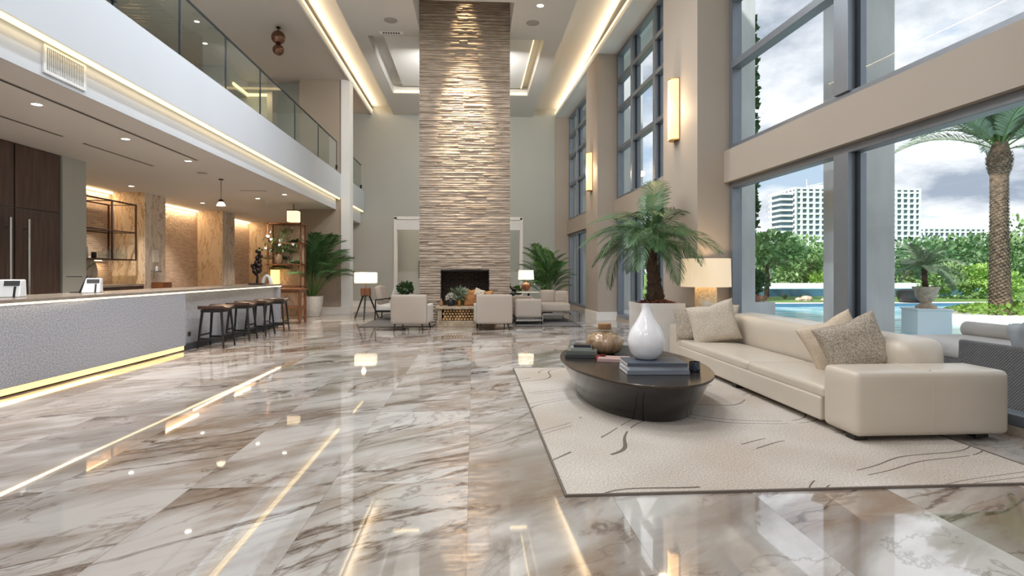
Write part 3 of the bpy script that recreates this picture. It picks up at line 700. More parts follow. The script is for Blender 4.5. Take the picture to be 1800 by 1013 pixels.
t = thing('supply_grille', 'small white supply grille in the ceiling left of the chimney', 'air vent', (-1.95, 14.0, 6.95)); t.location = (-1.95, 13.98, 6.95)
MB().box(-.28, .28, -.07, .07, -.01, 0).build('frame', M_trimw, t); b_ = MB()
for i in range(7): b_.box(-.2 + i * .06, -.16 + i * .06, -.04, .04, -.012, -.0105)
b_.build('blades', M_gap, t)
# pendant over the bar
t = thing('pendant_lamp', 'small glass cone pendant on a thin rod above the counter', 'pendant lamp', (-5.05, 12.0, SLAB0))
MB().lathe([(.045, 0), (.045, -.02), (.01, -.025)], 16).build('canopy', M_bronze, t, smooth=True); MB().tube([(0, 0, -.02), (0, 0, -.40)], .005, 6).build('rod', M_bronze, t)
MB().lathe([(.02, -.40), (.045, -.42), (.05, -.455), (.03, -.46)], 16).build('cap', M_bronze, t, smooth=True)
MB().lathe([(.035, -.455), (.06, -.48), (.085, -.53), (.088, -.535), (.06, -.54), (.01, -.54)], 20, cap=False).build('shade', mat('lit_opal', '#fff3dd', .4, emit=(1, .85, .62), es=2.2), t, smooth=True)
# smoked double globe hanging over the landing
t = thing('globe_pendant', 'smoked copper double glass globe pendant over the upper landing', 'pendant lamp', (-4.6, 13.8, 6.97))
MB().lathe([(.05, 0), (.05, -.03), (.012, -.04), (.012, -.5)], 14).build('stem', M_bronze, t, smooth=True)
def ball(b, c, r, n=18): return b.lathe([(max(.001, r * math.sin(PI * i / n)), -r * math.cos(PI * i / n)) for i in range(n + 1)], 24, c)
ball(MB(), (0, 0, -.24), .16).build('upper_globe', M_bubble, t, smooth=True); ball(MB(), (0, 0, -.53), .13).build('lower_globe', M_bubble, t, smooth=True)
t.location = (-4.55, 13.9, 6.97)
# ---- wall sconces on the piers
def sconce(u, label):
    x, y = RW(-.53, u); t = thing('wall_sconce', label, 'wall lamp', (x, y, 3.45), RA, None)
    b = MB(); n = 14; pr = []
    for i in range(n * 2 + 1):
        a = PI * i / (2 * n); rr_ = .125 + (.010 if i % 2 else -.002); pr.append((-math.sin(a) * rr_ - .015, -math.cos(a) * rr_))
    vs = [(p[0], p[1], z) for z in (.02, 1.02) for p in pr]; m_ = len(pr)
    b.add(vs, [(i, i + 1, m_ + i + 1, m_ + i) for i in range(m_ - 1)])
    b.build('fluted_diffuser', mat('fluted_amber_glass', '#e9c58a', .4, emit=(1, .66, .30), es=1.1), t)
    MB().box(-.02, 0, -.11, .11, 0, 1.04).build('back_plate', M_gold, t)
    b2 = MB()
    for z in (0, 1.02):
        vs = [(0, -.12, z), (0, -.12, z + .02)]; ring = [(-math.sin(PI * i / 12) * .135 - .005, -math.cos(PI * i / 12) * .12) for i in range(13)]
        b2.add([(p[0], p[1], z) for p in ring] + [(p[0], p[1], z + .02) for p in ring], [(i, i + 1, 14 + i, 13 + i) for i in range(12)] + [tuple(range(13)), tuple(range(25, 12, -1))])
    b2.build('end_cap', M_gold, t)
    ball(MB(), (-.07, 0, .55), .03, 8).build('bulb', mat('bulb_glow', '#fff2d0', .5, emit=(1, .85, .55), es=14), t)
    d = bpy.data.lights.new('sconce_lamp', 'POINT'); d.energy = 26; d.color = WARM; d.shadow_soft_size = .08; o = bpy.data.objects.new('sconce_lamp', d); C.objects.link(o); o.parent = t; o.location = (-.24, 0, .5)
sconce(9.6, 'tall fluted amber wall sconce on the nearer window pier'); sconce(15.66, 'tall fluted amber wall sconce on the farther window pier')
area('corridor_fill_lamp', (-2.1, 22.6, 7.1), (0, 0, -1), 1.2, .5, 90, (1, .96, .9)); area('corridor_fill_lamp', (1.2, 22.6, 7.1), (0, 0, -1), 1.2, .5, 90, (1, .96, .9)); area('corridor_fill_lamp', (-5.0, 22.9, 6.8), (0, .25, -1), .8, .3, 160, (1, .8, .55))  # unseen lamps added to brighten the corridor and the left passage
# art in the passage
t = thing('framed_art', 'narrow framed picture on the passage wall left of the chimney', 'picture', (-2.05, 23.98, 0.98))
MB().box(-.18, .18, -.03, 0, 0, .72).build('frame', M_walnut, t, bevel=.01); MB().box(-.13, .13, -.035, -.03, .06, .66).build('canvas', M_concmark, t)

# ================================================================ NEAR SEATING GROUP
def rug(name, label, x0, x1, y0, y1, m, edge, th=.012):
    cx, cy = (x0 + x1) / 2, (y0 + y1) / 2; t = thing(name, label, 'rug', (cx, cy, 0)); a, b = (x1 - x0) / 2, (y1 - y0) / 2
    MB().box(-a, a, -b, b, 0, th).build('pile', m, t, bevel=.004)
    e = .014; MB().box(-a - e, a + e, -b - e, -b, 0, th + .002).box(-a - e, a + e, b, b + e, 0, th + .002).box(-a - e, -a, -b, b, 0, th + .002).box(a, a + e, -b, b, 0, th + .002).build('binding', edge, t)
    return t
rug('area_rug', 'cream wool rug with meandering dark lines under the oval coffee table', .52, 3.52, 3.2, 7.45, M_rug, M_rugedge)
RT = .0146
# ---- long leather sofa
sf = thing('leather_sofa', 'long low beige leather sofa by the pool windows', 'sofa', (3.34, 6.05, RT))
x0, x1, ya, yb = -.583, .60, -2.04, 2.0
b = MB()
b.soft((-.03 + .0, 0, .145), (.553, 1.60, .095), .018, 0, 9); b.build('sofa_base', M_leather, sf, smooth=True)
for nm, (y0, y1) in (('near_arm', (ya, ya + .41)), ('far_arm', (yb - .41, yb))):
    b = MB(); b.soft(((x0 + x1) / 2, (y0 + y1) / 2, .272), ((x1 - x0) / 2, (y1 - y0) / 2, .236), .045, .012, 10); o = b.build('armrest', M_leather, sf, smooth=True)
    q = MB()
    for xx in (.0,):
        q.tube([(xx, y0 - .003, .06), (xx, y0 - .0045, .45)], .004, 6); q.tube([(xx, y0 + .03, .5115), (xx, y1 - .03, .5115)], .004, 6)
    q.build('seam', M_leather, o)
bk = MB(); Mx = Matrix.Translation((.30, 0, .46)) @ Matrix.Rotation(math.radians(-3), 4, 'Y')
bk.soft((0, 0, 0), (.205, 1.60, .225), .10, .03, 12, M=Mx); bk.build('backrest', M_leather, sf, smooth=True)
for (y0, y1) in ((ya + .41, -.36), (-.36, yb - .41)):
    c_ = MB(); c_.soft((-.255, (y0 + y1) / 2, .275), (.322, (y1 - y0) / 2 - .003, .052), .035, .30, 14, flat=True, wr=.003); c_.build('seat_cushion', M_leather, sf, smooth=True)
for (x, y) in ((-.50, -1.92), (.44, -1.92), (-.50, 1.92), (.44, 1.92), (-.50, 0), (.44, 0)):
    MB().box(x - .05, x + .05, y - .05, y + .05, -.0005, .055).build('foot', M_foot, sf)
# ---- throw pillows
def pillow(label, loc, w_, h_, t_, m, rz, tilt, roll, seed, cat='pillow', group=None, pipe=None):
    t = thing('throw_pillow', label, cat, loc, 0, group)
    Mx = Matrix.Rotation(rz, 4, 'Z') @ Matrix.Rotation(tilt, 4, 'X') @ Matrix.Rotation(roll, 4, 'Y') @ Matrix.Translation((0, 0, h_ / 2 - .02))
    MB().pillow(w_, h_, t_, 18, Mx, seed).build('cover', m, t, smooth=True)
    # piped edge
    pts = []
    for k in range(33):
        a = 2 * PI * k / 32; u = max(-1, min(1, 1.35 * math.cos(a))); v = max(-1, min(1, 1.35 * math.sin(a)))
        pts.append(Mx @ Vector((u * w_ / 2 * (1 - .10 * (1 - v * v) * abs(u)), 0, v * h_ / 2 * (1 - .10 * (1 - u * u) * abs(v)) - .10 * math.exp(-u * u * 14) * max(0, v) ** 1.5 * h_ / 2)))
    MB().tube(pts, .004, 5, cap=False).build('piping', pipe or m, t)
    return t
SZ = .352
R = math.radians
pillow('sand coloured pillow at the near end of the leather sofa, behind the speckled pillow', (3.38, 5.04, SZ + .03), .50, .50, .20, M_pilA, R(-30), R(-12), R(-26), 1)
pillow('grey speckled pillow in front at the right end of the leather sofa', (3.32, 4.70, SZ + .04), .54, .50, .21, M_pilB, R(-14), R(-12), R(-20), 2)
pillow('grey pillow mostly hidden behind the speckled pillow on the sofa', (3.42, 5.16, SZ + .03), .48, .46, .12, M_pilB, R(-80), R(-10), R(10), 3)
pillow('large cream boucle pillow at the far left end of the leather sofa', (3.12, 7.22, SZ), .60, .54, .22, M_pilC, R(-24), R(-12), R(-14), 4)
pillow('small brownish pillow leaning at the far arm, left of the cream boucle pillow', (2.90, 7.56, SZ), .44, .44, .15, M_pilB, R(-50), R(-12), R(-12), 5)
pillow('pale pillow peeking out behind the cream boucle pillow', (3.24, 7.56, SZ), .48, .52, .12, M_pilC, R(-15), R(-10), R(8), 6)
# ---- oval coffee table
ct = thing('coffee_table', 'dark oval boat shaped coffee table with glossy stone top on the cream rug', 'table', (1.556, 5.70, RT))
TZ = .36 - RT
def oval(b, prof, n=72):
    o = []
    for (ax, by, z) in prof:
        for k in range(n):
            a = 2 * PI * k / n; o.append((ax * math.cos(a), by * math.sin(a), z))
    m = len(prof); fs = [(i * n + k, i * n + (k + 1) % n, (i + 1) * n + (k + 1) % n, (i + 1) * n + k) for i in range(m - 1) for k in range(n)]
    fs += [tuple(range(n))[::-1], tuple((m - 1) * n + k for k in range(n))]
    return b.add(o, fs)
oval(MB(), [(.50, 1.02, 0), (.51, 1.035, .01), (.545, 1.10, .10), (.60, 1.19, .21), (.645, 1.265, .30), (.655, 1.28, TZ - .022)]).build('table_body', M_table, ct, smooth=True)
oval(MB(), [(.658, 1.283, TZ - .022), (.672, 1.30, TZ - .016), (.674, 1.302, TZ - .004), (.668, 1.296, TZ + .002), (.655, 1.283, TZ + .001)]).build('table_rim', M_tabrim, ct, smooth=True)
oval(MB(), [(.654, 1.282, TZ - .01), (.654, 1.282, TZ)]).build('table_top', M_tabtop, ct)
T0 = .3632
def book(label, x, y, z, wx, wy, h, rz, cover, group=None):
    t = thing('book', label, 'book', (x, y, z), rz, group)
    MB().box(-wx / 2 + .004, wx / 2 - .004, -wy / 2 + .004, wy / 2 - .004, .003, h - .003).build('pages', M_paper, t)
    c = mat('cover_' + label[:12].replace(' ', '_'), cover, .35, var=.05)
    MB().box(-wx / 2, wx / 2, -wy / 2, wy / 2, 0, .003).box(-wx / 2, wx / 2, -wy / 2, wy / 2, h - .003, h).box(-wx / 2, wx / 2, -wy / 2, -wy / 2 + .003, .003, h - .003).build('cover', c, t)
    return t
def stack(x, y, items):
    z = T0
    for (lb, wx, wy, h, rz, col, dx_, dy_) in items: book(lb, x + dx_, y + dy_, z, wx, wy, h, rz, col); z += h + .0005
    return z
book_z = stack(1.60, 5.08, [('large grey art book at the bottom of the stack under the white vase', .54, .36, .034, R(-3), '#7c8089', 0, 0),
    ('white spined art book in the middle of the stack under the white vase', .52, .35, .036, R(-1), '#a9aeb8', 0, .01),
    ('dark blue grey art book on top of the stack under the white vase', .52, .36, .028, R(-4), '#4c535e', -.005, .0)])
stack(1.13, 6.02, [('wide dark book at the bottom of the left stack on the coffee table', .34, .27, .034, R(-8), '#3b3a3a', 0, 0),
    ('grey green book with pale spine in the middle of the left stack', .31, .26, .036, R(-14), '#60635a', .01, .01),
    ('small charcoal book with white edge in the left stack, second from top', .22, .20, .026, R(-10), '#8c8d88', .0, .02),
    ('small black book on top of the left stack', .18, .15, .028, R(-16), '#202123', .02, .02)])
book('pinkish book lying between the glass jar and the white vase', 1.40, 5.72, T0, .30, .24, .03, R(-20), '#b99a93')
book('small red book end beside the left stack', 1.30, 5.86, T0, .10, .14, .03, R(-12), '#9c2f2c')
v = thing('ceramic_vase', 'white glossy teardrop ceramic vase on the stacked art books', 'vase', (1.56, 5.16, book_z + .001))
prof = [(.085, 0), (.10, .008), (.14, .06), (.163, .12), (.167, .17), (.155, .225), (.125, .285), (.088, .34), (.058, .395), (.040, .44), (.033, .475), (.036, .50), (.031, .50), (.028, .47), (.03, .44)]
MB().lathe([(.002, 0)] + prof, 48, cap=False).build('vase_body', M_vase, v, smooth=True)
j = thing('glass_jar', 'ribbed amber mercury glass jar with a cork collar on the coffee table', 'jar', (1.42, 6.22, T0)); j.scale = (1.16, 1.16, 1.08)
MB().lathe([(.09, 0), (.13, .015), (.165, .06), (.172, .12), (.155, .17), (.11, .205), (.07, .222), (.062, .225)], 60, wob=lambda a, z: 1 + .025 * math.cos(a * 16) * (1 if z < .2 else 0)).build('jar_body', M_amber, j, smooth=True)
MB().lathe([(.07, .222), (.085, .235), (.088, .245), (.06, .25)], 32).build('glass_collar', M_clear, j, smooth=True)
MB().lathe([(.058, .245), (.062, .25), (.062, .30), (.055, .303)], 24).build('neck_stopper', M_cork, j, smooth=True)
g = thing('glass_candle_holder', 'small dark blue glass tumbler at the near right end of the coffee table', 'candle holder', (1.83, 4.98, T0))
g.location = (1.97, 5.06, T0)
MB().lathe([(.045, 0), (.05, .004), (.05, .085), (.046, .085), (.046, .01), (.002, .01)], 24, cap=False).build('tumbler', mat('ink_glass', '#1d2a38', .06, .3, coat=1), g, smooth=True)
g2 = thing('water_glass', 'tall clear glass behind the left book stack on the coffee table', 'glass', (1.10, 6.38, T0))
MB().lathe([(.03, 0), (.036, .004), (.042, .13), (.040, .13), (.034, .01), (.002, .01)], 20, cap=False).build('glass_wall', M_clear, g2, smooth=True)
# ---- lamp table + lamp behind the sofa
lt = thing('side_table', 'side table behind the sofa end carrying the big shell lamp', 'table', (3.37, 8.42, 0))
MB().box(-.20, .20, -.28, .28, .56, .60).build('table_top', M_walnut, lt, bevel=.006)
for sx in (-.17, .17):
    for sy in (-.25, .25): MB().box(sx - .02, sx + .02, sy - .02, sy + .02, 0, .56).build('leg', M_walnut, lt)
lp = thing('table_lamp', 'large table lamp with wide linen drum shade behind the leather sofa', 'lamp', (3.42, 8.28, .601))
lp.location = (3.40, 8.30, .601)
MB().lathe([(.13, 0), (.15, .006), (.155, .02), (.155, .41), (.15, .425), (.12, .43)], 40, wob=lambda a, z: 1 + .02 * math.sin(a * 13 + z * 60) * math.sin(a * 7 - z * 45)).build('lamp_base', M_lampb, lp, smooth=True)
MB().tube([(0, 0, .42), (0, 0, .72)], .012, 8).build('stem', M_gold, lp)
MB().lathe([(.355, .43), (.345, .84), (.343, .84), (.353, .43)], 48, cap=False).build('lamp_shade', M_shade, lp, smooth=True)
ball(MB(), (0, 0, .62), .045, 10).build('bulb', mat('warm_bulb', '#ffffff', .5, emit=(1, .8, .5), es=20), lp)
def plamp(loc, p, parent=None, col=WARM, r=.05):
    d = bpy.data.lights.new('bulb_lamp', 'POINT'); d.energy = p; d.color = col; d.shadow_soft_size = r; o = bpy.data.objects.new('bulb_lamp', d); C.objects.link(o); o.location = loc
    if parent: o.parent = parent
plamp((0, 0, .70), 14, lp)

# ---- foliage
def frond(Ln, rise, droop, npair, leafl, lw, vang=.6, start=.18, rad=.008, curl=.5, seed=0, tipw=.35):
    """a pinnate palm frond growing along +X from the origin; returns (rachis, leaflets) meshes"""
    rr = random.Random(seed); P = []; n = 14
    for i in range(n + 1):
        s = i / n; P.append(Vector((Ln * s * (1 - .12 * s * droop), 0, rise * Ln * s - droop * Ln * s ** 2.3)))
    rc = MB().tube(P, [rad * (1 - .8 * i / n) + .0012 for i in range(n + 1)], 5)
    lf = MB()
    def at(s):
        q = s * n; i = min(n - 1, int(q)); f = q - i; return P[i].lerp(P[i + 1], f), (P[i + 1] - P[i]).normalized()
    for k in range(npair):
        s = start + (1 - start) * (k + .5) / npair
        p, t = at(s); ll = leafl * (math.sin(PI * min(1, (s - start) / (1 - start) * .86 + .12)) ** .6) * rr.uniform(.85, 1.1)
        if s > .9: ll *= tipw + (1 - s) * 4
        up = Vector((-t.z, 0, t.x))
        for sg in (-1, 1):
            out = (Vector((0, sg, 0)) * (1 - .35 * s) + t * (.55 + .5 * s) + up * vang * rr.uniform(.4, 1.0)).normalized()
            w_ = lw * rr.uniform(.8, 1.15); sd = out.cross(up).normalized() * w_ / 2
            a0 = p; a1 = p + out * ll * .5; a2 = p + out * ll * .85 + Vector((0, 0, -curl * ll * .28)); a3 = p + out * ll + Vector((0, 0, -curl * ll * .5))
            lf.add([a0 - sd * .4, a0 + sd * .4, a1 + sd, a1 - sd, a2 + sd * .7, a2 - sd * .7, a3], [(0, 1, 2, 3), (3, 2, 4, 5), (5, 4, 6)])
    return rc, lf
def fronds(parent, base, proto, specs, mleaf, mstem, name='frond'):
    """parts: every frond is one mesh part, with the stalk as its sub-part"""
    made = [(rc.build('_r', mstem, None), lf.build('_l', mleaf, None, weld=False)) for (rc, lf) in proto]
    for i, (az, pitch, sc_, roll, off) in enumerate(specs):
        r0, l0 = made[i % len(made)]
        l = bpy.data.objects.new(name, l0.data); C.objects.link(l); l.parent = parent
        m = Matrix.Translation(Vector(base) + Vector(off)) @ Matrix.Rotation(az, 4, 'Z') @ Matrix.Rotation(-pitch, 4, 'Y') @ Matrix.Rotation(roll, 4, 'X') @ Matrix.Scale(sc_, 4)
        l.matrix_local = m
        r = bpy.data.objects.new('frond_stalk', r0.data); C.objects.link(r); r.parent = l
    for a, b in made: bpy.data.objects.remove(a); bpy.data.objects.remove(b)
# planter with date palm
pl = thing('square_planter', 'mirror polished square planter holding the date palm, with red bark on top', 'planter', (2.76, 8.62, 0))
w_ = .325
MB().box(-w_, w_, -w_, w_, 0, .70).box(-w_ - .006, w_ + .006, -w_ - .006, -w_ + .02, .70, .79).box(-w_ - .006, w_ + .006, w_ - .02, w_ + .006, .70, .79).box(-w_ - .006, -w_ + .02, -w_ + .02, w_ - .02, .70, .79).box(w_ - .02, w_ + .006, -w_ + .02, w_ - .02, .70, .79).build('planter_box', M_mirror, pl)
b = MB(); rr = random.Random(2)
for i in range(420):
    x, y = rr.uniform(-.30, .30), rr.uniform(-.30, .30); z = .745 + .10 * (1 - (abs(x) / .32) ** 2) * (1 - (abs(y) / .32) ** 2) * rr.uniform(.3, 1)
    Mx = Matrix.Translation((x, y, z)) @ Matrix.Rotation(rr.uniform(0, 6), 4, 'Z') @ Matrix.Rotation(rr.uniform(-1.2, 1.2), 4, 'X') @ Matrix.Rotation(rr.uniform(-1.2, 1.2), 4, 'Y')
    s1, s2 = rr.uniform(.018, .036), rr.uniform(.01, .02); b.box(-s1, s1, -s2, s2, -.004, .004, Mx)
b.box(-.30, .30, -.30, .30, .70, .75); o = b.build('bark_mulch', M_mulch, pl, weld=False); o['kind'] = 'stuff'
pm = thing('date_palm', 'indoor pygmy date palm with arching fronds in the polished planter', 'palm', (2.74, 8.60, .79))
def trunk(pts, rs, n=14, scales=True, seed=1, sz=.03):
    b = MB().tube(pts, rs, n); rr = random.Random(seed); pts = [Vector(p) for p in pts]
    if scales:
        tot = len(pts) - 1; N_ = int(26 * tot)
        for i in range(N_):
            q = i / N_ * tot; k = min(tot - 1, int(q)); f = q - k; c = pts[k].lerp(pts[k + 1], f); r_ = rs[k] * (1 - f) + rs[k + 1] * f
            a = i * 2.4; d = Vector((math.cos(a), math.sin(a), 0)); s_ = Vector((-math.sin(a), math.cos(a), 0)); c = c + d * r_ * .9
            z1 = Vector((0, 0, 1)); ww = sz * rr.uniform(.8, 1.2)
            b.add([c - s_ * ww - z1 * ww * .8, c + s_ * ww - z1 * ww * .8, c + s_ * ww * .6 + d * ww * .9 + z1 * ww, c - s_ * ww * .6 + d * ww * .9 + z1 * ww], [(0, 1, 2, 3)])
    return b
trunk([(0, 0, -.04), (.0, 0, .10), (-.02, 0, .30), (-.05, 0, .55), (-.07, 0, .78), (-.06, 0, .92)], [.10, .135, .095, .08, .085, .05], sz=.035).build('trunk', M_trunk, pm, weld=False)
pr = [frond(1.15, .42, .80, 60, .29, .0105, .35, .16, .009, .9, s) for s in (1, 2, 3)]
rr = random.Random(8); sp = []
for i in range(34):
    az = i * 2.399 + rr.uniform(-.2, .2); lv = i / 34
    ks = .62 if math.cos(az - R(35)) > .55 else 1.0
    sp.append((az, .0 + 1.05 * lv ** 1.1 + rr.uniform(-.12, .12) - .25, rr.uniform(.82, 1.0) * ks, rr.uniform(-.5, .5), (-.06, 0, .86 + .05 * lv)))
sp.append((R(60), 1.25, 1.25, .2, (-.06, 0, .9))); sp.append((R(75), 1.05, 1.2, -.3, (-.06, 0, .9)))
fronds(pm, (0, 0, 0), pr, sp, M_leafd, M_stem)
def areca(name, label, loc, pot, height, spread, m, nf=26, seed=1, potm=M_potw, leafl=.34):
    (pr0, ph) = pot
    p = thing('round_planter', label[0], 'planter', loc)
    MB().lathe([(pr0 * .72, 0), (pr0 * .80, .02), (pr0 * .97, ph * .7), (pr0, ph - .02), (pr0, ph), (pr0 * .9, ph), (pr0 * .88, ph - .05)], 36, cap=True).build('pot_body', potm, p, smooth=True)
    MB().lathe([(pr0 * .89, ph - .045), (.002, ph - .03)], 24, cap=False).build('soil', M_mulch, p)
    t = thing(name, label[1], 'palm', (loc[0], loc[1], loc[2] + ph - .03)); rr = random.Random(seed)
    prr = [frond(1.0, .75, .62, 44, leafl, .011, .45, .34, .006, .7, seed * 7 + s) for s in (1, 2, 3)]
    sp = []
    for i in range(nf):
        az = i * 2.399 + rr.uniform(-.3, .3); lv = (i + .5) / nf; pitch = .45 + .80 * lv
        sp.append((az, pitch - .15, (spread * (1 - lv) * 1.15 + height * lv * .98) * rr.uniform(.88, 1.04), rr.uniform(-.4, .4), (math.cos(az) * pr0 * .25, math.sin(az) * pr0 * .25, 0)))
    fronds(t, (0, 0, 0), prr, sp, m, M_stem)
areca('areca_palm', ('tapered off white stone pot by the taupe wall at the bar end', 'bushy areca palm in the off white pot at the bar end'), (-4.52, 16.6, 0), (.31, .57), 2.25, 1.25, M_leafd, 46, 3, leafl=.20)
areca('kentia_palm', ('round pot of the palm by the far windows', 'leafy palm in the far right corner beside the window'), (2.15, 16.9, 0), (.22, .45), 1.85, .8, M_leaf, 42, 5, M_framed, .18)

# ================================================================ COUNTER AND BAR
ctr = thing('reception_counter', 'long speckled stone bar counter with LED lines under its top and at its foot', 'counter', (-4.66, 5.0, 0), math.atan2(.27, 8.4))
ctr.rotation_euler.z = -math.atan2(.27, 8.4)
ln0, ln1 = -6.5, 8.62
MB().box(-.46, -.0, ln0, 4.45, .09, .915).box(-.46, -.12, 4.45, ln1 - .05, .09, .915).box(-.12, 0, ln1 - .1, ln1 - .05, .09, .915).build('counter_front', M_counter, ctr)
MB().box(-.75, .02, ln0, ln1, .935, .975).build('counter_top', M_ctop, ctr, bevel=.006)
MB().box(-.02, .005, ln0, ln1 - .02, .915, .935).build('led_strip', M_ledb, ctr); MB().box(-.04, -.025, ln0, 4.45, .02, .085).build('foot_led_strip', M_ledg, ctr)
MB().box(-.40, -.04, ln0, ln1 - .1, .001, .09).build('toe_kick', M_gap, ctr)
MB().box(-.122, -.112, 4.75, 4.83, .2, .27).build('outlet_plate', M_blk, ctr)
a_ = yarea('counter_foot_lamp', -4.60, -1, 9.4, .05, (1, 0, -.35), .04, 4); a_.rotation_euler.z = 0
yarea('counter_edge_lamp', -4.58, 0, 9.4, .92, (.5, 0, -1), .02, 4); yarea('counter_edge_lamp', -4.38, 9.4, 13.5, .92, (.5, 0, -1), .02, 4)
# ---- stools
def make_stool(label):
    t = thing('bar_stool', label, 'stool', (0, 0, 0), 0, 'stools along the counter')
    s_ = MB(); n = 10; vs = []; hx, hy = .20, .23
    for z, e in ((.625, 0), (.665, 1)):
        for i in range(n + 1):
            for j in range(n + 1):
                u, v = 2 * i / n - 1, 2 * j / n - 1; vs.append((u * hx, v * hy, z + (.03 * v * v - .012 * (1 - v * v) if e else .018 * v * v)))
    m_ = (n + 1) ** 2
    fs = []
    for i in range(n):
        for j in range(n):
            q = [i * (n + 1) + j, (i + 1) * (n + 1) + j, (i + 1) * (n + 1) + j + 1, i * (n + 1) + j + 1]; fs.append(q[::-1]); fs.append([k + m_ for k in q])
    for i in range(n):
        for (a, b) in ((i * (n + 1), (i + 1) * (n + 1)), (i * (n + 1) + n, (i + 1) * (n + 1) + n), (i, i + 1), (n * (n + 1) + i, n * (n + 1) + i + 1)): fs.append((a, b, b + m_, a + m_))
    s_.add(vs, fs); s_.build('seat', M_seat, t, bevel=.006)
    MB().box(-.17, .17, -.20, -.175, .585, .628).box(-.17, .17, .175, .20, .585, .628).box(-.17, -.145, -.175, .175, .585, .628).box(.145, .17, -.175, .175, .585, .628).build('apron', M_blackw, t)
    for sx in (-1, 1):
        for sy in (-1, 1): MB().tube([(sx * .205, sy * .225, 0), (sx * .15, sy * .175, .62)], [.016, .024], 4).build('leg', M_blackw, t)
    MB().box(-.19, .19, -.208, -.188, .14, .17).box(-.19, .19, .188, .208, .14, .17).build('stretcher', M_blackw, t); MB().box(-.188, -.17, -.2, .2, .20, .228).box(.17, .188, -.2, .2, .20, .228).build('side_stretcher', M_blackw, t)
    return t
st0 = make_stool('dark saddle seat bar stool nearest the camera at the counter')
st0.location = (-4.27, 9.98, 0)
for (y, x, rz, lb) in ((10.95, -4.24, .06, 'dark bar stool second from the camera at the counter'), (11.75, -4.2, -.05, 'dark bar stool third from the camera at the counter'), (12.5, -4.13, .08, 'dark bar stool farthest from the camera, next to the wooden console')):
    dup(st0, (x, y, 0), rz, lb)
# ---- card terminals and a tablet
def terminal(x, y, rz, label, sk):
    t = thing('card_terminal', label, 'card terminal', (x, y, .976), rz)
    vs = [(-.10, -.11, 0), (.10, -.11, 0), (.10, .10, 0), (-.10, .10, 0), (-.10 + sk, -.05, .19), (.10, -.05, .19), (.10, .08, .19), (-.10 + sk, .08, .19)]
    MB().add(vs, [(3, 2, 1, 0), (4, 5, 6, 7), (0, 1, 5, 4), (2, 3, 7, 6), (1, 2, 6, 5), (3, 0, 4, 7)]).build('housing', M_plast, t, bevel=.012)
    sl = math.atan2(.06, .19)
    Mx = Matrix.Translation((0, -.11, 0)) @ Matrix.Rotation(-sl, 4, 'X')
    MB().box(-.045, .092, -.004, .002, .13, .185, Mx).build('recess', M_gap, t); MB().box(.045, .065, -.006, .002, .005, .12, Mx).build('paper_slot', M_blk, t)
    return t
terminal(-4.98, 6.62, R(18), 'white card terminal with grey recess on the near part of the counter', .0)
terminal(-5.0, 7.98, R(20), 'white slanted terminal beside the black tablet on the counter', .04)
t = thing('tablet_stand', 'black tablet leaning on its stand behind the second terminal', 'tablet', (-5.16, 8.02, .976), R(20))
Mx = Matrix.Rotation(R(22), 4, 'Y')
MB().box(-.008, .008, -.12, .12, 0, .24, Mx).build('screen', M_blk, t, bevel=.003); MB().box(-.12, -.0, -.04, .04, 0, .01).build('stand', M_blk, t); MB().box(-.14, .03, -.10, -.09, .205, .215).build('card_reader', M_blk, t)
# ---- bronze sculpture on the counter end
t = thing('bronze_sculpture', 'dark abstract bronze sculpture on a wood plinth at the far end of the counter', 'sculpture', (-4.58, 12.65, .976))
MB().box(-.15, .15, -.09, .09, 0, .035).build('plinth', M_walnut, t, bevel=.004)
b = MB(); b.tube([(0, 0, .03), (.01, 0, .16), (-.01, 0, .22)], [.028, .022, .03], 8)
rr = random.Random(11)
for (x, z, r_) in [(-.02, .27, .06), (.03, .31, .065), (-.06, .35, .055), (.04, .40, .06), (-.01, .46, .055), (.05, .50, .045), (-.05, .29, .05), (-.10, .40, .04), (.0, .57, .045), (.03, .64, .04), (.0, .71, .035), (.06, .69, .03), (.09, .60, .035), (.04, .77, .022), (.10, .74, .02)]:
    b.lathe([(max(.001, r_ * math.sin(PI * i / 8)), -r_ * 1.2 * math.cos(PI * i / 8)) for i in range(9)], 10, (x, rr.uniform(-.03, .03), z), wob=lambda a, z_: 1 + .15 * math.sin(3 * a + z_ * 40))
b.build('figure', M_bronze, t, smooth=True)
t = thing('white_sculpture', 'small white curved form behind the bronze sculpture', 'sculpture', (-4.55, 13.15, .976)); t.scale = (.8, .8, .8)
MB().tube([(-.12, 0, 0), (-.07, 0, .18), (0, 0, .24), (.06, 0, .2), (.12, 0, 0)], [.05, .045, .04, .045, .055], 10).build('arch_form', M_white, t, smooth=True)
